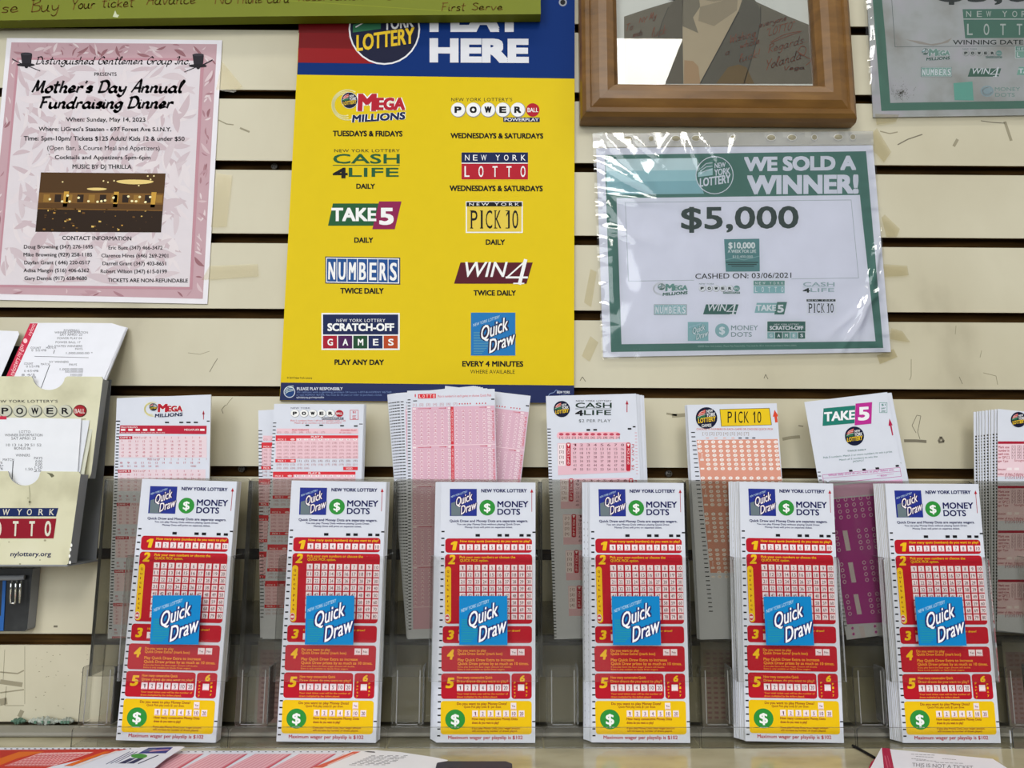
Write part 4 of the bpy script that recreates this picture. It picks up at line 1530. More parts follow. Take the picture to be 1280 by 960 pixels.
ca.rect(122, 380, 618, 462, RED, 2, r=18)
ca.text('1', 148, 397, 182, 447, YEL, 3, bold=.09, sh=.2)
ca.text('How many spots (numbers) do you want to play?', 207, 389, 608, 402, YEL, 3, bold=.05)
cells(ca, [204+42.3*k for k in range(10)], [414], 33, 34, [str(k+1) for k in range(10)])
ca.rect(120, 471, 619, 868, RED, 2, r=18)
ca.text('2', 138, 475, 176, 527, YEL, 3, bold=.09, sh=.2)
ca.text('Pick your own numbers or choose the', 204, 480, 522, 494, YEL, 3, bold=.05)
ca.text('QUICK PICK option.', 206, 499, 368, 513, YEL, 3, bold=.05)
ca.rect(121, 540, 155, 862, YEL, 3, r=17)
for k, ch in enumerate('QuickPick'):
    y = 562+26*k+(14 if k > 4 else 0)
    ca.text(ch, 132, y, 132+(6 if ch == 'i' else 12), y+13, '8a1f1c', 4, bold=.04)
ca.ell(133, 834, 15, 22, 'e8d8c8', 4)
ca.ell(133, 834, 12, 18, 'c8404a', 5)
ca.rects([(124, 828, 142, 840)], 'f0dcd8', 6)
cells(ca, [204+42.3*k for k in range(10)], [531+39.9*k for k in range(8)], 33, 34, [str(k+1) for k in range(80)])
for r_ in ((811, 137, 1168, 205), (806, 216, 1168, 319), (805, 326, 1081, 428), (1086, 326, 1167, 428)):
    cb_.rect(*r_, RED, 2, r=12)
for t, x0, y0, x1, y1 in (('3', 828, 154, 852, 190), ('4', 826, 231, 852, 270), ('5', 822, 343, 852, 384), ('6', 1118, 334, 1138, 358)):
    cb_.text(t, x0, y0, x1, y1, YEL, 3, bold=.09, sh=.2)
cb_.text('How many draws would you like to play', 875, 152, 1065, 160, YEL, 3, bold=.04)
cb_.text('or draw?', 1070, 151, 1121, 159, YEL, 3, bold=.04)
cells(cb_, [874, 906, 938, 970], [169], 26, 26, ['1', '2', '3', '4'])
OR = 'eda030'
for t, x0, y0, x1, y1 in (('Do you want to play', 871, 229, 985, 239), ('Quick Draw Extra? (mark box)', 871, 242, 1050, 252), ('Play Quick Draw Extra to increase', 871, 266, 1096, 277), ('Quick Draw prizes by as much as 10 times.', 871, 281, 1155, 292),
                          ('How many consecutive Quick', 868, 337, 1010, 347), ('Draw draws do you want to play?', 868, 352, 1072, 362)):
    cb_.text(t, x0, y0, x1, y1, OR, 3, bold=.05)
for t, x0, y0, x1, y1 in (('If you play Extra the base wager amount will double.', 871, 297, 1086, 303), ('Extra is only available on Quick Draw wagers.', 871, 307, 1060, 313), ('Your total ticket cost will be the number of', 868, 404, 1072, 411), ('draws multiplied by the dollars played.', 868, 416, 1030, 423)):
    cb_.text(t, x0, y0, x1, y1, OR, 3, bold=.03)
cells(cb_, [1082], [228], 26, 26, ['Yes'], fs_=.35)
cells(cb_, [1112], [228], 26, 26, ['No'], fs_=.35)
cells(cb_, [868+30.4*k for k in range(7)], [370], 25, 27, ['1', '2', '3', '4', '5', '10', '20'])
cells(cb_, [1112], [370], 25, 26, [])
for k, ch in enumerate('Party'):
    cb_.text(ch, 1096, 360+13*k, 1103, 368+13*k, YEL, 3, bold=.03)
for k, ch in enumerate('Play'):
    cb_.text(ch, 1143, 364+14*k, 1150, 373+14*k, YEL, 3, bold=.03)
cb_.rect(803, 436, 1167, 570, 'efc30c', 2, r=12)
DR = '8e1a22'
cb_.text('Do you want to play Money Dots?', 868, 442, 1068, 452, DR, 3, bold=.04)
cb_.text('Quick Pick play costs $1 per draw.', 896, 455, 1046, 464, DR, 3, bold=.02)
cells(cb_, [1083], [443], 22, 27, ['Yes'], fs_=.3)
cells(cb_, [929+31*k for k in range(7)], [474], 23, 26, ['1', '2', '3', '4', '5', '10', '20'])
money_ball(cb_, 861, 510, 40, 3, '2f8f3a')
for t, x0, y0, x1, y1, bb in (('How many consecutive Money Dots', 928, 503, 1110, 513, .04), ('draws do you want to play?', 928, 518, 1036, 528, .04), ('If you play Money Dots, your wager amount', 928, 541, 1120, 549, .02), ('will increase by number of draws played.', 928, 552, 1110, 560, .02)):
    cb_.text(t, x0, y0, x1, y1, DR, 3, bold=bb)
cb_.text('Maximum wager per playslip is $102', 833, 575, 1131, 589, 'b3202e', 2, bold=.04)
cb_.rects([(1169, 516, 1184, 521)], '17161c', 2)
front0 = fs.finish()

# a plain slip for the stacks behind: white with its timing marks
bs_ = slip_sheet('playslip', (551.5, 602.5), (545, 929), -0.0480, zb+.0001, SLW, SLH, thick=0.0008)
g = bs_.gl(0, SLH, SLH/326.0)
g.rects([(1.5, 52+8.5*k, 5.5, 53.9+8.5*k) for k in range(31)] + [(119, 52, 124, 54), (119, 283, 124, 285)], '1c1b20', 1)
g.rect(14, 60, 118, 78, RED, 1, r=4)
g.rect(14, 82, 118, 170, RED, 1, r=4)
back0 = bs_.finish()

stacks = [((177.3, 604.5), (144.5, 930), 8, 0.0007, 'below the swirl-logo slip'), ((364.5, 603.5), (345.3, 929.5), 8, 0.0018, 'below the letter-ball slip'),
          ((551.5, 602.5), (545, 929), 8, -0.0065, 'before the fanned pink slips'), ((737, 604), (739.3, 928.5), 8, -0.0068, 'before the green-lettered slip'),
          ((924.2, 602.5), (931.9, 928.5), 10, -0.0075, 'before the orange slip'), ((1106.3, 603.5), (1128.5, 928.5), 10, -0.0062, 'before the tilted purple slips')]
rr = random.Random(21)
for i, (TL, BL, nb, fan, where) in enumerate(stacks):
    a, b_ = at(*TL, -0.0505), at(*BL, -0.0505)
    ang = math.atan2(a.x-b_.x, a.z-b_.z)
    W2 = SLW/2
    c = Vector((b_.x+W2*math.cos(ang), -0.0505, zb+.0002+W2*abs(math.sin(ang))))
    o = front0 if i == 0 else front0.copy()
    if i:
        COL.objects.link(o)
    o.location = c
    o.rotation_euler = (0, ang, 0)
    tag(o, 'red and yellow number-grid playslip '+where, 'playslip', 'front playslips with the red number grid')
    for k in range(nb):
        q = back0 if (i == 0 and k == 0) else back0.copy()
        if not (i == 0 and k == 0):
            COL.objects.link(q)
        t = (k+1)/nb
        a2 = ang + rr.uniform(-.0006, .0006)
        fx = fan*(t**1.3) + rr.uniform(-.0003, .0003)
        top = fx*1.0
        q.location = (c.x+top*(0.9), c.y+0.0006+0.00105*(k+.6)*(8.6/nb if nb > 8 else 1), zb+.0002+W2*abs(math.sin(a2)))
        q.rotation_euler = (0, a2, 0)
        tag(q, 'white spare playslip in the front stack '+where, 'playslip', 'spare playslips '+where)

# ------------------------------------------------------------------ rear playslips
RZ = rf+0.0002


def timing(g, x, y0, y1, st, wd, th, lean=0.0, col='1f1e22'):
    n_ = int((y1-y0)/st)
    g.rects([(x+lean*(k*st), y0+k*st, x+wd+lean*(k*st), y0+k*st+th) for k in range(n_+1)], col, 2)


def spare(src, n, dx, dy, dang, label, group, y0=None, jx=.0004):
    """further slips behind a rear slip"""
    me_ = None
    s = Sheet('playslip', (0, 0, 0), thick=0.0006)
    s.W, s.H = src['W'], src['H']
    s.body([(0, 0), (s.W, 0), (s.W, s.H), (0, s.H)], PAPER, SIDE)
    g = s.gl(0, s.H, s.H/300)
    g.rects([(2, src['t0']+src['ts']*k, 7, src['t0']+src['ts']*k+2.2) for k in range(int((292-src['t0'])/src['ts']))], '1f1e22', 1)
    W_ = s.W/(s.H/300)
    if src.get('tint'):
        g.rect(10, src['t0']+10, W_-6, 282, src['tint'], 1)
    o0 = s.finish()
    base = src['obj']
    for k in range(n):
        o = o0 if k == 0 else o0.copy()
        if k:
            COL.objects.link(o)
        a = src['ang'] + dang*(k+1)/n + rr.uniform(-.001, .001)
        o.rotation_euler = (0, a, 0)
        x = base.location.x + dx*(k+1)/n + rr.uniform(-jx, jx)
        o.location = (x, base.location.y+0.0004+dy*(k+1), RZ+abs(math.sin(a))*s.W/2)
        tag(o, label, 'playslip', group)


def done(s, label, t0, ts, tint=None):
    o = s.finish()
    tag(o, label, 'playslip')
    a = math.atan2(s.Z.x, s.Z.z)
    o.rotation_euler = (0, a, 0)
    p = s.p0+s.X*(s.W/2)
    o.location = (p.x, p.y, p.z)
    o.location.z = RZ+abs(math.sin(a))*s.W/2
    return dict(obj=o, W=s.W, H=s.H, ang=a, t0=t0, ts=ts, tint=tint)


YS = -0.0325
PK = 'eec6cf'
RD = 'b4263c'


def wpx(xa, xb, y, Y=YS):
    return at(xb, y, Y).x-at(xa, y, Y).x


# 1 red swirl-logo slip
s = slip_sheet('playslip', (146, 497.7), (134.5, 799), YS, RZ, wpx(146, 263.6, 499))
g = s.g()
c = g.sub(0, 380, 280, 600, 1222, 960)
mega(c.sub(780, 534, 998, 624, 305, 140), 2)
c.rect(1108, 595, 1112, 630, RD, 2)
c.poly([(1110, 580), (1103, 602), (1117, 602)], RD, 2)
c.rects([(900, 642, 922, 650), (978, 642, 1000, 650), (1017, 642, 1040, 650), (1057, 642, 1080, 650), (1128, 636, 1144, 642), (632, 636, 656, 642)], '1c1b20', 2)
c.poly([(652, 706), (1126, 710), (1128, 664), (656, 662)], 'b8203a', 2)
c.text('MULTIDRAWS', 662, 668, 750, 677, 'f4e6e8', 3, bold=.03)
c.rects([(660+40*k, 681, 684+40*k, 692) for k in range(6)]+[(1092, 681, 1116, 692)], 'f4e6e8', 3)
c.text('MEGAPLIER', 1006, 681, 1088, 691, 'f4e6e8', 3, bold=.03)
c.text('How many consecutive draws would you like to play', 660, 697, 900, 704, 'f0d8dc', 3)
for j in range(8):
    y0 = 720+182*j
    le = -.035*(y0-720)
    c.rect(650+le, y0, 1128+le, y0+118, 'e6d2da', 2)
    c.rect(650+le, y0+1, 722+le, y0+18, 'b8203a', 3)
    c.text('GAME %s' % 'ABCDEFGH'[j], 655+le, y0+4, 715+le, y0+14, 'f4e6e8', 4, bold=.02)
    c.text('PICK 5 or QP', 732+le, y0+4, 800+le, y0+14, RD, 3)
    n_ = 1
    for r_ in range(6):
        for q in range(12):
            if r_ == 0 and q < 4:
                continue
            x, y = 655+le+38.5*q, y0+4+20*r_
            t_ = str(n_)
            c.text(t_, x+8, y, x+(13 if n_ < 10 else 21), y+10, 'c0566a', 3)
            n_ += 1
    c.text('PICK 1 or QP', 805+le, y0+122, 872+le, y0+132, RD, 3)
    for q in range(7):
        c.text(str(q+1), 893+le+38.5*q, y0+122, 898+le+38.5*q, y0+132, 'c0566a', 3)
    for q in range(12):
        c.text(str(8+q), 655+le+38.5*q, y0+141, 668+le+38.5*q, y0+151, 'c0566a', 3)
    for q in range(6):
        c.text(str(20+q), 655+le+38.5*q, y0+160, 672+le+38.5*q, y0+169, 'c0566a', 3)
    c.text('VOID', 1040+le, y0+160, 1070+le, y0+169, RD, 3)
timing(c, 637, 655, 1780, 16.6, 16, 5.5, -.038)
d = done(s, 'white and pink playslip with a red and blue swirl-and-ball logo', 54, 4.2, 'f1dbe1')
spare(d, 3, -0.0008, 0.0011, .0, 'white playslip edge behind the slip with the red and blue swirl logo', 'spare slips behind the swirl-logo slip')

# 2 letter-ball slip and the one behind it
s = slip_sheet('playslip', (342.6, 504.8), (328.4, 789), YS, RZ, wpx(342.6, 455, 506))
g = s.g()
c = g.sub(320, 490, 470, 602, 1280, 956)


def power_body(c, n_plays=5, x0=215, x1=1090, y0=390):
    c.rect(x0+5, y0, x1, y0+55, 'ebc6d0', 2)
    c.text('MULTIDRAWS', x0+170, y0+6, x0+350, y0+24, 'cf3a48', 3, bold=.03)
    for k in range(7):
        c.text('(%d)' % (k+1), x0+12+78*k, y0+30, x0+52+78*k, y0+48, 'b06a74', 3)
    c.text('POWER PLAY', x0+690, y0+10, x0+860, y0+28, 'cf3a48', 3, bold=.03)
    c.text('$1 per play', x0+675, y0+36, x0+800, y0+50, 'cf3a48', 3)
    for j in range(n_plays):
        yy = y0+72+388*j
        le = -.075*(yy-460)
        a, b2 = x0-5+le, x1+le
        c.rect(a, yy, b2, yy+32, 'd8343e', 2)
        c.text('PLAY %s' % 'ABCDE'[j], (a+b2)/2-62, yy+6, (a+b2)/2+66, yy+26, 'f6e4e6', 3, bold=.05)
        c.rect(a, yy+32, a+218, yy+60, 'd8343e', 2)
        c.text('PICK 5', a+22, yy+37, a+110, yy+54, 'f6e4e6', 3, bold=.03)
        c.ell(a+180, yy+45, 24, 11, 'f0c8cc', 3)
        c.rect(a+218, yy+32, b2, yy+250, 'ebc6d0', 2)
        c.rect(a, yy+60, a+218, yy+250, 'ebc6d0', 2)
        for q in range(9):
            c.ell(a+250+74.5*q, yy+45, 20, 11, 'f8ecee', 3)
            c.text(str(q+1), a+244+74.5*q, yy+37, a+256+74.5*q, yy+53, 'a05460', 4)
        for r_ in range(5):
            for q in range(12):
                x = a+12+74*q
                c.text('(%d)' % (10+12*r_+q), x, yy+72+38*r_, x+50, yy+90+38*r_, 'b06a74', 3)
        c.rect(a-4, yy+254, a+214, yy+290, 'd8343e', 2)
        c.text('PICK 1', a+22, yy+262, a+104, yy+282, 'f6e4e6', 3, bold=.03)
        c.ell(a+180, yy+272, 24, 12, 'f0c8cc', 3)
        for q in range(9):
            c.text('(%d)' % (q+1), a+232+74.5*q, yy+262, a+276+74.5*q, yy+282, '8a5a64', 3)
        for q in range(12):
            c.text('(%d)' % (q+10), a+10+74*q, yy+302, a+60+74*q, yy+320, 'b06a74', 3)
        for q in range(5):
            c.text('(%d)' % (q+22), a+10+74*q, yy+340, a+60+74*q, yy+358, 'b06a74', 3)
        c.rect(b2-160, yy+336, b2-4, yy+372, 'd8343e', 2)
        c.text('VOID', b2-130, yy+344, b2-60, yy+364, 'f6e4e6', 3, bold=.04)


powerball(c.sub(372, 160, 935, 298, 355, 100), 2, caption='NEW YORK', play=True)
c.text('Pick 5 numbers from 1-69 and 1 number from 1-26', 370, 296, 955, 314, 'd0404c', 2)
c.text('Match all six numbers to win the JACKPOT!', 410, 322, 912, 338, 'd0404c', 2)
c.rects([(528, 348, 566, 362), (675, 348, 716, 362), (897, 353, 938, 367), (1043, 356, 1084, 370), (1100, 338, 1138, 346)], '1c1b20', 2)
c.frame(1002, 192, 1092, 296, 5, 'd05058', 2)
for t_, y in (('$2', 205), ('per', 242), ('play', 268)):
    c.text(t_, 1030, y, 1068, y+20, 'd0404c', 2, bold=.03)
power_body(c)
timing(c, 178, 326, 2450, 37.5, 38, 9, -.075)
d = done(s, 'white and pink playslip headed by black letter balls and a red ball', 54, 4.2, PK)
s = slip_sheet('playslip', (322.8, 513), (325, 790), YS+.0052, RZ, d['W'])
g = s.g()
c = g.sub(320, 490, 470, 602, 1280, 956)
power_body(c, 4, 70, 945, 466)
timing(c, 26, 408, 2400, 37.5, 40, 9, .01)
done(s, 'pale pink playslip poking out behind the letter-ball slip', 54, 4.2)
spare(d, 3, 0.0012, 0.0011, .0, 'white playslip edge behind the letter-ball slip', 'spare slips behind the letter-ball slip')

# 3 pink lottery slips, fanned
LP = 'dcb2c4'


def pink_slip(TL, BL, Y, W, full, label):
    s = slip_sheet('playslip', TL, BL, Y, RZ, W)
    sc = s.W/585.0
    g = s.gl(0, s.H, sc)
    Hh = s.H/sc
    g.rects([(3, 58+20.2*k, 22, 64+20.2*k) for k in range(int((Hh-90)/20.2))], '1f1e22', 2)
    cols = 13 if full else 13
    g.rect(32, 112, 583, Hh-60, LP, 1)
    g.rects([(40, 66, 65, 72), (560, 66, 582, 74)], '1c1b20', 2)
    if full:
        g.ell(54, 34, 4, 12, 'd0364a', 2)
        g.rect(72, 24, 192, 54, 'd8303a', 2)
        for k, ch in enumerate('LOTTO'):
            g.text(ch, 80+23*k, 30, 94+23*k, 49, 'f6e6e6', 3, bold=.03)
        g.text('Pick 6 numbers in each game or choose Quick Pick', 204, 34, 562, 50, 'd8707c', 2)
    for k in range(7):
        g.text('[%d]' % (k+1), 38+45*k, 88, 62+45*k, 102, 'c8909a', 2)
    for k in range(9):
        g.ell(348+(18*k if k < 5 else 20*k+14), 96, 4, 5, 'c83a48', 2)
    nb = int((Hh-180)/258)+1
    for b2 in range(nb):
        y0 = 116+258*b2
        if y0+250 > Hh-60:
            break
        g.rect(32, y0+252, 583, y0+256, 'f6dde3', 2)
        for xx, xe in ((36, 58), (270, 292), (532, 554)):
            g.rect(xx, y0+2, xe, y0+12, 'f4e4e8', 2)
        for xx, w_ in ((70, 80), (210, 40), (480, 40)):
            g.rect(xx, y0+5, xx+w_, y0+8, 'c84a5a', 2)
            g.poly([(xx+w_, y0+1), (xx+w_+10, y0+6.5), (xx+w_, y0+12)], 'c84a5a', 2)
        g.rect(288, y0-2, 308, y0+250, 'd23a46', 2)
        g.vtext('PLAY BOTH OR NONE', 298, y0+20, y0+230, 9, 'f2ccd2', 3, up=False)
        g.vtext('$1 PLAY TWO GAMES', 570, y0+30, y0+230, 13, 'd23a46', 2, up=False, bold=.03)
        v_, f_ = [], []
        for xx in [36+46*k for k in range(6)] + [314+46*k for k in range(6)]:
            for r_ in range(9):
                yy = y0+22+25.5*r_
                cx, cy = xx+12, yy+9
                for sx in (-1, 1):
                    b3 = len(v_)
                    v_ += [(cx+sx*3, cy-10), (cx+sx*9, cy-8), (cx+sx*11, cy-2), (cx+sx*7, cy-4)]
                    f_.append([b3, b3+1, b3+2, b3+3])
                b3 = len(v_)
                v_ += [(cx-8, cy+10), (cx+8, cy+10), (cx+5, cy+6), (cx-5, cy+6)]
                f_.append([b3, b3+1, b3+2, b3+3])
        g.out(v_, f_, 'f8e6ea', 2)
        for r_ in range(9):
            for xx in (280, 542):
                g.ell(xx, y0+31+25.5*r_, 9, 9, 'f8e9ec', 2, 10)
                g.ell(xx, y0+31+25.5*r_, 5.5, 5.5, LP, 3, 10)
        if full:
            k = 1
            for r_ in range(9):
                for xx in [36+46*q for q in range(5)]+[314+46*q for q in range(5)]:
                    g.text(str(k % 54+1), xx+7, y0+26+25.5*r_, xx+17, y0+36+25.5*r_, 'd893a2', 3)
                    k += 1
    g.rect(0, Hh-60, 585, Hh-1, WHITE, 1)
    return done(s, label, 30, 4.2, LP)


LW = wpx(509, 618.4, 490, YS)
d = pink_slip((509, 488.5), (510, 789), YS, LW, True, 'frontmost upright pink number slip of the fanned pink slips')
pl = [((500, 491), (509.5, 790)), ((495, 493), (509, 790)), ((492, 496), (509, 790)), ((489, 497), (508.5, 790)), ((487, 498.5), (508, 790)), ((485, 499.5), (507.5, 790)), ((484, 501), (507, 790))]
src = None
pm0 = pink_slip(pl[0][0], pl[0][1], YS+.0011, LW, False, 'pink number slip fanned out behind the frontmost pink slip')['obj']
pm0['group'] = 'fanned pink slips behind the front one'
for k, (TL, BL) in enumerate(pl[1:]):
    o = pm0.copy()
    COL.objects.link(o)
    a, b_ = at(*TL, YS), at(*BL, YS)
    an = math.atan2(a.x-b_.x, a.z-b_.z)
    o.rotation_euler = (0, an, 0)
    o.location = (b_.x+LW/2*math.cos(an), YS+.0011*(k+2), RZ+abs(math.sin(an))*LW/2)
o = pm0.copy()
COL.objects.link(o)
an = math.radians(6.5)
p = at(662, 506, YS+.0108)
cx = p.x-LW/2*math.cos(an)-(p.z-RZ)*math.tan(an)
o.rotation_euler = (0, an, 0)
o.location = (cx, YS+.0105, RZ+abs(math.sin(an))*LW/2)
del o['group']
tag(o, 'shaded pink number slip tilted out past the others in the fan', 'playslip')

# 4 green-lettered slip
s = slip_sheet('playslip', (682.3, 495), (692.8, 799), YS, RZ, wpx(682.3, 795, 493))
g = s.g()
c = g.sub(440, 470, 860, 770, 1280, 914)
lottery_ball(c, 799, 126, 31, 2, ring=False)
cash4life(c.sub(850, 92, 990, 152, 270, 119), 2, dict(FULL, green='22382c'))
c.text('$2 PER PLAY', 864, 165, 985, 176, '5a6064', 2, sp=1.1)
c.rect(1046, 105, 1049, 138, RD, 2)
c.poly([(1047.5, 92), (1042, 108), (1053, 108)], RD, 2)
c.rects([(893, 202, 907, 209), (919, 202, 933, 208), (1050, 198, 1064, 204), (1069, 191, 1080, 196)], '1c1b20', 2)
c.poly(rrect(780, 213, 1020, 240, 12), 'efb9c4', 2)
for k in range(10):
    c.ell(797+24*k, 222, 9, 5, 'c24a60', 3, 12)
    c.text('[%d]' % (k+1), 790+24*k, 231, 804+24*k, 238, '4a2a30', 3)
for j in range(5):
    y0 = 250+136*j
    le = .075*(y0-250)
    if j == 0:
        c.poly([(785+le, y0+128), (1060+le, y0+116), (1058+le, y0+2), (783+le, y0+6)], 'e6bcc9', 2)
    else:
        c.poly([(785+le, y0+120), (1060+le, y0+116), (1058+le, y0+2), (783+le, y0+6)], 'e6bcc9', 2)
    c.rect(785+le, y0+8, 812+le, y0+92, 'f3e3e7', 3)
    for xx in (816, 1044):
        c.rect(xx+le, y0+4, xx+17+le, y0+92 if xx < 900 else y0+112, 'be2238', 3, r=5)
        c.poly([(xx+3+le, y0+8), (xx+14+le, y0+8), (xx+8+le, y0+20)], 'f6e6e8', 4)
        c.vtext('PICK 5 of 60', xx+8.5+le, y0+26, y0+86, 8, 'f6dfe3', 4, up=False)
    c.vtext('PLAY %s  $2' % 'ABCDE'[j], 1070+le, y0+10, y0+108, 9, 'c23a4c', 3, up=False)
    for r_ in range(7):
        for q in range(8):
            c.text(str((r_*8+q) % 60+1), 842+26*q+le, y0+8+15.5*r_, 854+26*q+le, y0+17+15.5*r_, '6a2a38', 3)
    for r_ in range(4):
        c.text('[%d]' % (r_+1), 790+le, y0+14+20*r_, 806+le, y0+23+20*r_, '6a2a38', 4)
timing(c, 744, 200, 1010, 12.0, 13, 3.6, .028)
c.rects([(1077+.03*k*12, 215+12*k, 1085+.03*k*12, 217.5+12*k) for k in range(14)], 'd8a0ac', 2)
d = done(s, 'white and pink playslip headed by dark green lettering', 30, 4.0, None)
spare(d, 4, 0.0055, 0.0012, .012, 'white playslip edge behind the green-lettered slip', 'spare slips behind the green-lettered slip')

# 5 orange slip
s = slip_sheet('playslip', (859, 506), (874.5, 796), YS, RZ, wpx(859, 971, 504))
g = s.g()
c = g.sub(840, 490, 1000, 610, 1280, 960)
lottery_ball(c, 345, 260, 108, 2, games=True, ring=False)
c.poly([(492, 345), (998, 330), (975, 160), (476, 172)], '3a3413', 2)
c.poly([(497, 341), (992, 327), (970, 165), (481, 176)], 'e9c51c', 3)
for ch, x0, x1 in (('P', 556, 600), ('I', 628, 640), ('C', 662, 705), ('K', 720, 768), ('1', 810, 832), ('0', 852, 892)):
    c.text(ch, x0, 196, x1, 308, '14120c', 4)
c.poly([(1032, 305), (1058, 303), (1050, 245), (1066, 244), (1026, 178), (1008, 248), (1024, 246)], 'd8482c', 2)
c.text('CHOOSE 10 NUMBERS IN EACH GAME OR CHOOSE QUICK PICK', 245, 362, 1012, 380, 'd05a48', 2, bold=.01)
for k in range(7):
    c.text('[%d]' % (k+1), 305+69*k, 402, 355+69*k, 428, 'a89a98', 2)
for k in range(4):
    c.rect(340+85*k, 455, 370+85*k, 465, 'e2b0a6', 2)
c.rects([(665, 455, 697, 465), (733, 455, 765, 465), (802, 455, 834, 465)], '1c1b20', 2)
OG = 'dc9a86'
c.poly([(250+.1*1350, 478+1330), (1055+.1*1350, 478+1320), (1055, 470), (246, 480)], OG, 2)
for b2 in range(4):
    for r_ in range(7):
        y = 500+44.5*r_+360*b2
        le = .1*(y-500)
        v_ = []
        for q in range(12):
            if 2 < r_ and q == 0:
                continue
            cx = 272+69.5*q+le
            c.ell(cx, y, 21, 16, 'f6ece8', 3, 12)
            n_ = (r_*12+q) % 80+1
            c.text(str(n_), cx-(5 if n_ < 10 else 9), y-8, cx+(5 if n_ < 10 else 9), y+8, 'c89080', 4)
    y = 500+44.5*4+360*b2
    le = .1*(y-500)
    c.vtext('GAME', 282+le, y-70, y+5, 14, 'f6e6e0', 3)
    c.rects([(265+le, y-10, 300+le, y+10), (268+le, y+80, 305+le, y+98)], 'f6ece8', 3)
timing(c, 190, 400, 2200, 43.6, 40, 9, .1)
c.vtext('$1 PER PLAY', 1098, 530, 730, 22, 'd8604e', 2, up=False, bold=.02)
d = done(s, 'orange number playslip with a yellow name block at its head', 40, 4.2, None)
spare(d, 3, -0.0012, 0.0012, 0, 'white playslip edge behind the orange slip', 'spare slips behind the orange slip')

# 6 tilted white and purple slips
s = slip_sheet('playslip', (1005.3, 502.5), (1058, 797), YS, RZ, wpx(1005.3, 1109.8, 497)/math.cos(math.radians(5.5)))
g = s.g()
c = g.sub(1000, 490, 1150, 602, 1280, 956)
c.poly([(250, 175), (590, 143), (580, 333), (240, 362)], '217a6c', 2)
c.poly([(592, 124), (768, 108), (760, 338), (582, 356)], 'bb2f92', 3)
c.text('TAKE', 255, 218, 585, 315, 'f2f2f6', 4, bold=.08, slope=-.075)
c.text('5', 618, 165, 738, 305, 'f2f2f6', 4, bold=.09, slope=-.08)
lottery_ball(c, 580, 470, 102, 2, ring=False)
c.frame(845, 112, 930, 222, 4, '3f9484', 2)
for t_, y in (('$1', 128), ('per', 162), ('play', 192)):
    c.text(t_, 868, y, 912, y+20, '2f8474', 2, bold=.02, slope=-.08)
for ox, oy in ((0, 0),):
    c.poly([(982, 464), (994, 460), (976, 356), (988, 354), (952, 282), (944, 362), (960, 360)], 'b3204c', 2)
c.text('TWICE DAILY', 503, 622, 705, 640, '3a6a68', 2, bold=.03, slope=-.09)
c.text('Pick 5 numbers. Match 2 or more numbers to win a prize.', 248, 690, 985, 710, '4a7876', 2, slope=-.09)
c.text('Match all 5 numbers to win the', 418, 715, 825, 733, '4a7876', 2, slope=-.09)
c.text('JACKPOT', 562, 733, 682, 750, '4a7876', 2, slope=-.09)
c.poly([(524, 852), (562, 848), (556, 828), (520, 832)], '1c1b20', 2)
c.poly([(666, 840), (704, 836), (698, 816), (662, 820)], '1c1b20', 2)
c.poly([(806, 826), (846, 822), (840, 802), (802, 806)], '1c1b20', 2)
c.poly([(1020, 800), (1058, 796), (1052, 776), (1018, 780)], '1c1b20', 2)
c.rect(1072, 752, 1100, 762, '1c1b20', 2)
MG = 'c2389c'
c.line([(240, 884), (1065, 805), (1080, 900), (252, 980), (240, 884)], 4, MG, 2)
c.line([(244, 922), (1072, 845)], 3, MG, 2)
c.text('Which daily draw do you want to play? Select one.', 300, 880, 1005, 900, MG, 2, slope=-.09, bold=.02)
c.line([(820, 890), (1000, 872)], 3, MG, 2)
c.text('Both', 862, 886, 925, 902, MG, 2, slope=-.09)
PU = 'b8449e'
c.poly([(262, 1010), (1090, 930), (1120, 1060), (280, 1135)], 'e8b8de', 2)
c.poly([(285, 1150), (1125, 1075), (1370, 2430), (500, 2480)], PU, 2)
for b2 in range(6):
    for r_ in range(4):
        y = 1190+62*r_+340*b2-30
        le = .172*(y-1190)
        for q in range(10):
            if q in (1, 2) and b2 > 0:
                continue
            cx = 330+80*q+le
            yy = y-.09*80*q
            c.ell(cx, yy, 20, 22, 'e6c4dd', 3, 10)
            c.ell(cx, yy, 12, 14, PU, 4, 10)
    if b2:
        y = 1150+340*b2
        le = .172*(y-1190)
        c.poly([(400+le, y-10), (450+le, y-14), (490+le, y+200), (440+le, y+204)], 'ddd2da', 3)
timing(c, 188, 850, 2500, 42, 30, 9, .172)
d = done(s, 'tilted white playslip with a teal and magenta name banner over purple rows', 34, 4.2, None)
rr2 = spare(d, 3, 0.0055, 0.0012, .004, 'white playslip edge behind the tilted teal and magenta slip', 'spare slips behind the tilted slip', jx=.001)

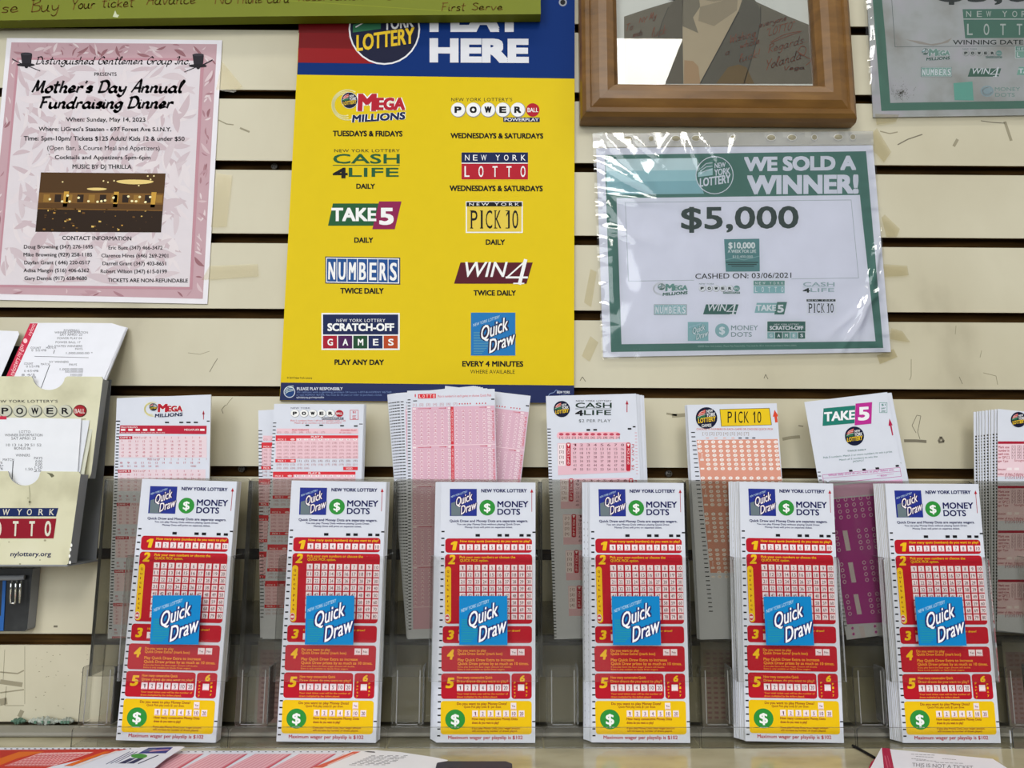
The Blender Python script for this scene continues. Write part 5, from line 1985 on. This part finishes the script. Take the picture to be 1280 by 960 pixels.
# 7 last slip, at the picture edge
s = slip_sheet('playslip', (1247, 511), (1246, 797), YS, RZ, SLW*1.02)
g = s.g()
c = g.sub(1180, 490, 1280, 800, 310, 960)
lottery_ball(c, 288, 107, 30, 2, ring=False)
for j in range(4):
    y0 = 195+ (0, 172, 345, 535)[j]
    le = .0
    c.rect(208, y0-4, 420, y0+6, 'a81f38', 2)
    c.rect(205, y0+6, 420, y0+132, 'ecd0d9', 2)
    for k, t_ in enumerate(('Mark one', 'number in', 'each row,', 'or QP [ ]')):
        c.text(t_, 210, y0+14+13*k, 252, y0+23+13*k, 'a83048', 3, bold=.03)
        for q in range(4):
            c.text('[%d]' % (q+1), 262+22*q, y0+12+13*k, 276+22*q, y0+22+13*k, '7a3a4a', 3)
    c.text('Wager Type', 196, y0+68, 248, y0+76, 'a83048', 3, bold=.02)
    c.text('Straight', 272, y0+66, 310, y0+74, 'a83048', 3)
    c.text('Amount', 204, y0+100, 238, y0+108, 'a83048', 3, bold=.02)
    c.rects([(244, y0+98, 262, y0+108), (272, y0+98, 290, y0+108)], 'f4e6ea', 3)
    c.text('Number of days, if playing more', 198, y0+118, 330, y0+126, 'a83048', 3, bold=.02)
    for q in range(5):
        c.text('[%d]' % (q+1), 236+22*q, y0+128, 252+22*q, y0+138, 'a83048', 3)
timing(c, 187, 172, 860, 11.2, 20, 3.2, .0)
d = done(s, 'red and white playslip at the picture edge with rows to mark', 34, 4.2, None)
spare(d, 8, -0.0105, 0.0014, -.022, 'white playslip in the curled sheaf at the picture edge', 'spare slips in the sheaf at the picture edge')

# ------------------------------------------------------------------ loose slips standing on the counter behind the holders
for (x0, x1, yt, lab, tint) in ((323, 400, 797, 'pale pink slip standing behind the holder under the letter-ball slip', 'd9b3b4'), (875, 960, 797, 'pale slip standing behind the holder under the orange slip', 'cbb8ac'), (1252, 1340, 800, 'pale printed slip standing behind the holder at the picture edge', 'c8a8b4')):
    yy = YBK+0.004
    a = at(x0, yt, yy)
    s = Sheet('loose_playslip', (a.x, yy, 0.0003), thick=.0003)
    W_ = at(x1, yt, yy).x-a.x
    s.body([(0, 0), (W_, 0), (W_, a.z), (0, a.z)], ink('d5cfc8', .6))
    g = s.gl(0, a.z, a.z/130)
    k0 = W_/(a.z/130)
    g.rect(4, 18, k0-4, 122, tint, 1)
    for k in range(14):
        for q in range(7):
            g.rect(8+q*10, 22+7*k, 14+q*10, 25+7*k, 'b88a90', 2)
    o = s.finish()
    tag(o, lab, 'playslip')

# ------------------------------------------------------------------ beige two-tier ticket rack
M_BEIGE = ramp_mat('beige_enamel', [(0.3, 'bdb99a'), (0.5, 'd6d3b4'), (0.8, 'dcdabf')], (1, 1, 1), 22, 7, rough=.4, spec=.4)
M_BGREY = ink('8b8e93', .45)
rack = empty('ticket_rack', (at(-60, 700, -.045).x, -0.045, at(50, 706, -.053).z))
RX, RY, RZZ = rack.location


def rbuild(m, name, label=None):
    m.v = [(x-RX, y-RY, z-RZZ) for x, y, z in m.v]
    o = m.build(name, rack)
    if label:
        o['label'] = label
    return o


def P2(px, py, Y):
    p = at(px, py, Y)
    return (p.x, p.z)


YU, YLW = -0.0405, -0.0535
xl = at(-190, 600, YU).x
# upper pocket panel with its finger notch
top = [P2(x, 470.5, YU) for x in (128, 82)]
notch = [P2(61+20*math.cos(math.radians(a)), 471+16.5*math.sin(math.radians(a)), YU) for a in range(5, 180, 14)]
br_ = P2(111.5, 598, YU)
pts = [(xl, br_[1]), br_] + [P2(114, 592, YU), P2(128.6, 474, YU), P2(127, 470.8, YU)] + [P2(84, 470.5, YU)] + notch + [P2(39, 470.5, YU), (xl, P2(0, 470.5, YU)[1])]
m = MB()
m.prism(pts, YU, YU+.0012, M_BEIGE, M_BGREY)
po_ = rbuild(m, 'pocket_panel')
m = MB()
A_, B_ = P2(128.6, 474, YU), P2(111.5, 598, YU)
m.add([(A_[0], YU+.0003, A_[1]), (B_[0], YU+.0003, B_[1]), (B_[0], YU+.010, B_[1]), (A_[0], YU+.010, A_[1]), (A_[0]-.001, YU+.0003, A_[1]), (B_[0]-.001, YU+.0003, B_[1]), (B_[0]-.001, YU+.010, B_[1]), (A_[0]-.001, YU+.010, A_[1])],
      [(0, 1, 2, 3), (7, 6, 5, 4), (0, 3, 7, 4), (1, 5, 6, 2), (2, 6, 7, 3), (0, 4, 5, 1)], M_BGREY)
rbuild(m, 'side_panel')
# lower pocket panel
notch = [P2(30.5+19.5*math.cos(math.radians(a)), 590+17*math.sin(math.radians(a)), YLW) for a in range(5, 180, 14)]
pts = [(xl, P2(0, 706, YLW)[1]), P2(83.5, 706, YLW), P2(85.5, 704, YLW), P2(100.8, 593, YLW), P2(98.5, 589.6, YLW), P2(51, 589, YLW)] + notch + [P2(10, 589, YLW), (xl, P2(0, 589, YLW)[1])]
m = MB()
m.prism(pts, YLW, YLW+.0012, M_BEIGE, M_BGREY)
rbuild(m, 'pocket_panel')
m = MB()
A_, B_ = P2(100.8, 593, YLW), P2(85.5, 705, YLW)
m.add([(A_[0], YLW+.0003, A_[1]), (B_[0], YLW+.0003, B_[1]), (B_[0], YLW+.0122, B_[1]), (A_[0], YLW+.0122, A_[1]), (A_[0]-.001, YLW+.0003, A_[1]), (B_[0]-.001, YLW+.0003, B_[1]), (B_[0]-.001, YLW+.0122, B_[1]), (A_[0]-.001, YLW+.0122, A_[1])],
      [(0, 1, 2, 3), (7, 6, 5, 4), (0, 3, 7, 4), (1, 5, 6, 2), (2, 6, 7, 3), (0, 4, 5, 1)], M_BGREY)
rbuild(m, 'side_panel')
m = MB()
zf = P2(0, 706, YLW)[1]
xr_ = P2(84.5, 706, YLW)[0]
m.box(xl, xr_, YLW, YLW+.0125, zf-.0012, zf, M_BGREY)
m.prism([(xl, zf-.0012), (xr_, zf-.0012), (xr_, zf-.0002), (xl, zf-.0002)], YLW+.0125, -.0005, M_BGREY)
rbuild(m, 'bottom_plate')
m = MB()
m.box(xl, xr_-.004, -.0016, -.0004, zf, P2(0, 474, -.0016)[1], M_BGREY)
rbuild(m, 'back_plate')
# printing on the rack
us = Sheet('letter_ball_logo', (0, YU-.0001, .2), thick=.00005)
g = us.g()
c = g.sub(0, 380, 280, 600, 1222, 960)
c.text("NEW YORK LOTTERY'S", -40, 523, 315, 538, '23222a', 1, sp=1.1)
for ch, x in zip('POWER', (27, 107, 190, 272, 355)):
    c.ell(x+3, 584, 39, 34, '6e7066', 1)
    c.ell(x, 582, 35, 31, 'c9c9b8', 2)
    c.text(ch, x-18, 566, x+20, 600, '141318', 3, bold=.06)
c.ell(437, 583, 37, 34, '5a2025', 1)
c.ell(435, 582, 32, 30, 'a3222c', 2)
c.text('BALL', 408, 572, 464, 596, 'e6d8d2', 3, bold=.03)
c.rect(300, 626, 468, 629, '8d8a70', 1)
lo = us.finish()
bpy.context.view_layer.update()
lo.parent = rack
lo.location = Vector(lo.location)-Vector(rack.location)
lo['label'] = 'black letter balls and a red ball'
us = Sheet('name_block_logo', (0, YLW-.0001, .2), thick=.00005)
g = us.g()
c = g.sub(0, 560, 320, 800, 1280, 960)
c.poly([(-160, 342), (280, 342), (292, 300), (-160, 300)], '1b2a5c', 1)
c.poly([(-160, 452), (268, 452), (282, 353), (-160, 353)], '8e1428', 1)
for ch, x in (('W', 12), ('Y', 84), ('O', 134), ('R', 192), ('K', 246)):
    c.text(ch, x, 305, x+(34 if ch == 'W' else 24), 336, 'd8d4c4', 2, bold=.02, sh=.1)
for ch, x in (('L', -150), ('O', -70), ('T', 62), ('T', 144), ('O', 226)):
    c.text(ch, x-(0 if ch == 'T' else 4), 366, x+28, 440, 'dcd8c8', 2, bold=.05, sh=.05)
c.text('O', -26, 366, 8, 440, 'dcd8c8', 2, bold=.05)
c.text('nylottery.org', 52, 518, 254, 541, '1c2250', 1, bold=.035, sh=.12)
c.poly([(232, 122), (262, 128), (272, 140), (258, 148), (248, 134)], '6a6a54', 1)
for x, y, d_ in ((150, 270, 8), (225, 462, 6), (140, 250, 4), (100, 580, 5), (200, 560, 4), (45, 470, 4)):
    c.ell(x, y, d_, d_*.8, 'a5a286', 1, 10)
c.line([(146, 190), (150, 230), (148, 285)], 5, 'b0ad92', 1)
for x, y in ((357, 486), (352, 508), (348, 540), (350, 572)):
    c.ell(x, y, 5, 9, 'f0f0ec', 1, 8)
lo = us.finish()
bpy.context.view_layer.update()
lo.parent = rack
lo.location = Vector(lo.location)-Vector(rack.location)
lo['label'] = 'navy and dark red name block with a web address'
tag(rack, 'beige two-tier rack of winning-number tickets hung on the slatted wall', 'ticket rack')


def ticket(name, pts, YB, zb_px, YT, zt_px, mat=None, thick=.0002):
    """paper leaning from (YB at picture height zb_px) back to (YT at zt_px)"""
    a, b_ = at(60, zb_px, YB), at(60, zt_px, YT)
    lean = math.degrees(math.atan2(YT-YB, b_.z-a.z))
    s = Sheet(name, (0, YB, a.z), lean, 0, thick)
    s.body_px(pts, mat or ink('e2e3ea', .6))
    return s


GX = '55565c'
s = ticket('result_ticket', [(2, 490), (125, 490), (129, 476), (157.5, 409.6), (140, 404), (96, 403.5), (38, 403.6)], YU+.006, 476, -.0035, 405)
g = s.g()
c = g.sub(0, 280, 280, 490, 1280, 960)
c.poly([(20, 905), (65, 905), (216, 568), (172, 568)], 'c4304c', 1)


def slant(c, t, xa, ya, xb, yb, h, col, L=2):
    v, f = text_mesh(t, .02)
    dx, dy = xb-xa, yb-ya
    l = math.hypot(dx, dy)
    nx, ny = dy/l, -dx/l
    c.out([(xa+dx*a+nx*h*b2*(-1 if nx > 0 else 1)*1.0, ya+dy*a+ny*h*b2*(-1 if nx > 0 else 1)) for a, b2 in v], f, col, L)


slant(c, 'nylottery.ny.gov', 78, 868, 140, 690, 26, 'f0c8cc')
slant(c, 'nylott', 176, 640, 204, 575, 22, 'f0c8cc')
c.ell(145, 668, 12, 14, 'f0c8cc', 2, 12)
for t_, x0, y0, x1 in (('POWERBALL', 365, 602, 458), ('WINNER INFORMATION', 312, 614, 502), ('SAT APR01 23', 342, 627, 470), ('POWER PLAY 04', 328, 647, 468), ('POWER BALL 17', 318, 670, 460), ('ALL STATES WINNERS', 272, 692, 470), ('COUNT      MATCH', 175, 702, 320), ('PAYS', 430, 708, 472), ('0  5/5+PB', 180, 716, 265), ('1,000,000.00 *', 378, 732, 530), ('NY WINNERS', 282, 782, 392),
                       ('COUNT', 138, 792, 190), ('MATCH', 234, 795, 284), ('PAYS', 396, 798, 440), ('0 5/5+PB', 150, 808, 226), ('1,000,000.00', 342, 824, 474), ('0 4/5+PB', 138, 834, 220), ('50,000.00', 372, 838, 474), ('8 4/5', 124, 856, 200), ('100.00', 404, 856, 470), ('12 3/5+PB', 118, 870, 206), ('100.00', 398, 870, 466)):
    c.text(t_, x0, y0, x1, y0+12, GX, 1, bold=-.005)
c.line([(198, 756), (506, 764)], 2.5, GX, 1)
c.line([(312, 722), (306, 740)], 4, GX, 1)
c.line([(284, 806), (236, 935)], 4, GX, 1)
o = s.finish()
tag(o, 'long printed ticket with a red side strip in the rack top pocket', 'ticket')
for k in range(3):
    s = ticket('result_ticket', [(4+k, 488), (126+k*.7, 488), (132.6+k*.7, 474), (158.2+k*.9, 409.8), (140, 404.5), (96, 404), (42, 404.2)], YU+.0072+.0010*k, 476, -.0030+.0007*k, 405)
    o = s.finish()
    tag(o, 'white ticket edge behind the red-striped ticket in the rack', 'ticket', 'tickets behind the red-striped one')
s = ticket('result_ticket', [(-30, 480), (-30, 412), (22.5, 414), (24, 418), (5, 462), (-3, 480)], YU+.0112, 476, -.0012, 405)
s.finish_obj = s.finish()
tag(s.finish_obj, 'plain white paper scrap beside the red-striped ticket', 'ticket')
m = MB()
a = at(16, 446, -.006)
m.box(a.x-.02, a.x+.01, -.0024, -.0018, a.z-.03, a.z+.011, ink('1b1b1e', .5))
o = m.build('black_card')
tag(o, 'black card showing between two white papers in the rack', 'card')

YP = YLW+.0035
s = Sheet('result_ticket', (0, YP, .2), 6, 0, .0002)
s.body_px([(-40, 612), (95, 612), (97, 590), (101.5, 523.5), (-40, 521.5)], ink('e4e6ec', .6))
g = s.g()
c = g.sub(0, 380, 280, 600, 1222, 960)
c.rect(-60, 612, 36, 630, 'c4304c', 1)
for t_, x0, y0, x1 in (('LOTTO', 105, 690, 166), ('WINNER INFORMATION', 26, 708, 232), ('SAT APR01 23', 62, 726, 196), ('10 13 16 39 51 52', 34, 762, 226), ('BONUS 06', 78, 780, 166), ('WINNERS', 86, 818, 164), ('COUNT', -60, 842, -4), ('MATCH', 16, 842, 76), ('PAYS', 186, 834, 232), ('6/6', -16, 858, 14), ('0.00', 194, 852, 230), ('5/6+', -16, 874, 20), ('0.00', 192, 868, 230), ('5/6', -16, 890, 16), ('1.50', 140, 894, 178), ('1.50', 190, 884, 230), ('25', 184, 902, 226)):
    c.text(t_, x0, y0, x1, y0+14, GX, 1)
c.line([(72, 856), (66, 960)], 5, GX, 1)
o = s.finish()
tag(o, 'white ticket with printed winning numbers in the rack lower pocket', 'ticket')
for k, (x1, x2) in enumerate(((112, 100), (117.6, 105.5))):
    s = Sheet('result_ticket', (0, YP+.0016+.0013*k, .2), 6, 0, .0003)
    s.body_px([(-40, 612), (x2-2, 612), (x2, 590), (x1, 525.5+k), (-40, 522.5)], ink('dcdfe6' if k == 0 else 'cfd0bf', .6))
    o = s.finish()
    tag(o, ('white paper behind the printed ticket in the lower rack pocket', 'beige card sleeve edge at the back of the lower rack pocket')[k], ('ticket', 'card')[k])

# ------------------------------------------------------------------ dark bracket with a chrome clip under the rack
M_DARK = ramp_mat('dark_plastic', [(0.3, '17181a'), (0.6, '26282a'), (0.85, '3c3d3c')], (1, 1, 1), 60, 6, rough=.3, spec=.5)
M_CHR, ntc, bc = nt_mat('chrome')
bc.inputs['Base Color'].default_value = (.75, .75, .74, 1)
bc.inputs['Metallic'].default_value = 1
bc.inputs['Roughness'].default_value = .12
Yb = -.012
root = empty('wall_clip', (at(15, 789, Yb).x, 0, at(15, 789, Yb).z))
bx, bz = root.location.x, root.location.z
m = MB()
pts = [P2(-60, 789.5, Yb), P2(31, 789, Yb), P2(34, 786, Yb), P2(41, 711, Yb), P2(-60, 711, Yb)]
m.prism([(x-bx, z-bz) for x, z in pts], Yb, -.0004, M_DARK, M_BGREY)
m.build('back_plate', root)
m = MB()
pts = [P2(-30, 789, Yb-.0008), P2(4, 788.5, Yb-.0008), P2(7.5, 724, Yb-.0008), P2(3.5, 724, Yb-.0008), P2(1, 770, Yb-.0008), P2(-30, 770, Yb-.0008)]
m.prism([(x-bx, z-bz) for x, z in pts], Yb-.0008, Yb-.0001, ink('2f62a8', .4))
o = m.build('blue_edge', root)
o['label'] = 'blue plastic edge'
m = MB()
z1 = at(12, 722, Yb).z-bz
m.tube([(at(-60, 722, Yb-.004).x-bx, Yb-.004, z1), (at(22, 722, Yb-.004).x-bx, Yb-.004, z1+.0002), (at(30, 720, Yb-.004).x-bx, Yb-.003, z1+.0006)], .0022, M_BGREY, 12)
o = m.build('grey_rod', root)
m = MB()
for xa in (13.0, 19.0, 24.5):
    p1, p2 = at(xa+1.5, 726, Yb-.006), at(xa, 754, Yb-.006)
    m.tube([(p1.x-bx, Yb-.005, p1.z-bz), (p1.x-bx, Yb-.0062, p1.z-bz-.003), (p2.x-bx, Yb-.0062, p2.z-bz)], .0009, M_CHR, 8)
p1, p2 = at(13.0, 754, Yb-.006), at(19, 754, Yb-.006)
m.tube([(p1.x-bx, Yb-.0062, p1.z-bz), (p2.x-bx, Yb-.0062, p2.z-bz)], .0009, M_CHR, 8)
o = m.build('clip', root, smooth=True)
o['label'] = 'chrome wire clip'
tag(root, 'dark wall clip with a chrome wire loop under the beige rack', 'wall clip')

# ------------------------------------------------------------------ things lying on the counter
def flat(name, pts, z, mat, thick=.0002, p=(300, 945)):
    a = atz(*p, z)
    s = Sheet(name, (0, 0, z), 90, 0, thick)
    s.body_px(pts, mat)
    return s


# red number-grid slip at the corner
s = flat('playslip', [(-90, 985), (130, 985), (160, 955.5), (214, 934.5), (-20, 934.5), (-90, 938)], .0026, PAPER)
g = s.g()
c = g.sub(0, 900, 340, 960, 1280, 226)
c.poly([(-80, 320), (250, 217), (600, 137), (-30, 141)], 'c23026', 1)
c.poly([(-60, 214), (0, 214), (80, 182), (210, 150), (-30, 150)], 'd8671c', 2)
c.poly([(-60, 200), (10, 178), (105, 145), (-30, 145)], 'b82a20', 3)
c.poly([(20, 217), (250, 217), (440, 152), (190, 156)], 'efc2c2', 2)
for k in range(13):
    t = k/13
    c.line([(30+220*t, 216), (200+235*t, 157)], 2.2, 'd2525a', 3)
for k in range(7):
    t = k/7
    c.line([(35+150*t, 214-52*t), (255+165*t, 214-58*t)], 2.2, 'd2525a', 3)
c.poly([(300, 217), (340, 217), (520, 150), (490, 150)], 'd8671c', 3)
c.poly([(350, 217), (370, 217), (560, 146), (545, 146)], 'e3d2ce', 3)
for k in range(22):
    c.rect(20+28*k, 134.5, 30+28*k, 138, '1c1b20', 2)
o = s.finish()
tag(o, 'red number-grid playslip lying on the counter at the picture corner', 'playslip')
# pink slip lying to the right of it
s = flat('playslip', [(150, 970), (470, 970), (476, 938.2), (200, 938.5)], .0006, PAPER)
g = s.g()
c = g.sub(0, 900, 340, 960, 1280, 226)
for k in range(5):
    x = 690+208*k
    c.poly([(x-60, 240), (x+140, 240), (x+268, 160), (x+95, 160)], 'd99aa6', 1)
    for q in range(9):
        t = (q+.5)/9
        c.line([(x-60+205*t, 238), (x+95+173*t, 162)], 3, 'e8bfc7', 2)
    c.poly([(x+122, 240), (x+140, 240), (x+268, 160), (x+258, 160)], 'c8606e', 3)
for k in range(26):
    c.rect(850+33*k, 149, 859+33*k, 152, '1c1b20', 2)
o = s.finish()
tag(o, 'pink number playslip lying flat in front of the holders', 'playslip')
# white slip with blue logo, head towards the wall
s = flat('playslip', [(92, 972), (178, 972), (208, 948), (231, 933.6), (226, 932.8), (176, 934)], .0050, PAPER)
g = s.g()
c = g.sub(0, 900, 340, 960, 1280, 226)
c.poly([(650, 158), (780, 157), (815, 128), (700, 131)], '2a3584', 1)
c.poly([(672, 150), (720, 148), (738, 134), (702, 136)], '5a6a88', 2)
c.poly([(700, 152), (790, 144), (798, 138), (720, 142)], 'b98ea6', 3)
c.ell(655, 170, 38, 11, '3f8f3f', 1)
for k in range(2):
    c.poly([(555+40*k, 205), (590+40*k, 205), (640+40*k, 180), (612+40*k, 180)], '2a3058', 1)
for k in range(3):
    c.line([(500+22*k, 208-3*k), (610+18*k, 150)], 3, '4c5378', 1)
c.line([(650, 206), (745, 166)], 4, '2a3058', 1)
o = s.finish()
tag(o, 'upside-down white playslip with a blue logo lying over the red slip', 'playslip')
# receipt with thin print
s = flat('receipt', [(372, 968), (535, 968), (560, 950), (540, 946), (500, 940), (470, 937.6), (440, 939)], .0032, ink('e4e4e6', .55))
g = s.g()
c = g.sub(330, 900, 670, 960, 1280, 226)
c.poly([(228, 225), (275, 225), (455, 149), (420, 149)], 'd2604c', 1)
c.line([(300, 212), (420, 160)], 3, 'f0d0c8', 2)
c.poly([(470, 150), (490, 147), (520, 149), (524, 154), (500, 153)], '2a2a2c', 1)
rr = random.Random(3)
for k in range(9):
    y = 168+5.4*k
    x = 505-13*k
    for q in range(5):
        c.line([(x+38*q, y), (x+38*q+rr.uniform(14, 32), y+rr.uniform(-.5, .8))], 2.0, '6a6a70', 1)
o = s.finish()
tag(o, 'white receipt with a coral stripe lying beside the pink slip', 'receipt')
# dark slab at the bottom
a0, a1 = atz(553, 951, .006), atz(640, 951, .006)
m = MB()
Yn = a0.y
m2 = ink('2d3040', .45)
xa, xb = a0.x-.004, a1.x
outline = [(xa, Yn-.09), (xb-.003, Yn-.09), (xb, Yn-.087), (xb, Yn-.004), (xb-.004, Yn), (xa+.006, Yn), (xa, Yn-.003)]
n = len(outline)
v = [(x, y, .0003) for x, y in outline]+[(x, y, .0052) for x, y in outline]+[(x+(.0008 if x < (xa+xb)/2 else -.0008), y+(-.0008 if y > Yn-.04 else .0008), .006) for x, y in outline]
f = [list(range(n))[::-1], [2*n+k for k in range(n)]]+[(k, (k+1) % n, n+(k+1) % n, n+k) for k in range(n)]+[(n+k, n+(k+1) % n, 2*n+(k+1) % n, 2*n+k) for k in range(n)]
cx_, cy_ = (xa+xb)/2, Yn
m.add([(x-cx_, y-cy_, z) for x, y, z in v], f, m2)
o = m.build('dark_folder', loc=(cx_, cy_, 0))
tag(o, 'dark navy flat case lying on the counter past the receipt', 'case')
# folded receipt with red strip near the right
s = flat('receipt', [(1080, 975), (1250, 975), (1262, 962), (1241, 948.5), (1113, 936.5), (1101.5, 934.8)], .0030, ink('e0dfe6', .55))
g = s.g()
c = g.sub(1040, 900, 1280, 960, 1280, 320)
c.poly([(352, 380), (430, 380), (412, 318), (386, 190), (332, 186), (344, 300)], 'a92445', 1)
c.line([(352, 240), (372, 320)], 5, 'd06a80', 2)
c.line([(370, 240), (390, 318)], 3, 'd06a80', 2)
for k, (x0, x1, y) in enumerate(((528, 690, 228), (560, 680, 243), (735, 830, 258), (530, 630, 258), (560, 700, 268), (690, 880, 283))):
    for q in range(6):
        xx = x0+(x1-x0)*q/6
        c.line([(xx, y+q*1.2), (xx+(x1-x0)/8, y+q*1.2+1)], 3, '77757e', 1)
c.text('THIS IS NOT A TICKET', 535, 286, 940, 310, '6a6872', 1, slope=.05)
c.text('PLAY RESPONSIBLY', 590, 318, 900, 335, '6a6872', 1, slope=.05)
o = s.finish()
tag(o, 'white receipt with a crimson strip lying before the last full holder', 'receipt')
s = flat('receipt', [(1078, 975), (1110, 975), (1105, 958), (1102, 942), (1090, 952)], .0014, ink('dcd6dc', .55))
g = s.g()
c = g.sub(1040, 900, 1280, 960, 1280, 320)
c.poly([(240, 330), (300, 330), (336, 262), (326, 225), (262, 280)], 'a92445', 1)
c.line([(280, 300), (322, 250)], 4, 'd06a80', 2)
o = s.finish()
tag(o, 'crimson-edged paper slip tucked beneath the receipt with the crimson strip', 'receipt')
# black cord
m = MB()
q0, q1 = atz(1066, 932, .0012), atz(1093, 947, .0012)
m.tube([q0, (q0+q1)/2+Vector((.0004, 0, 0)), q1], .0011, ink('121214', .5), 8)
o = m.build('pen_cord')
tag(o, 'short black cord on the counter in the gap between two holders', 'cord')
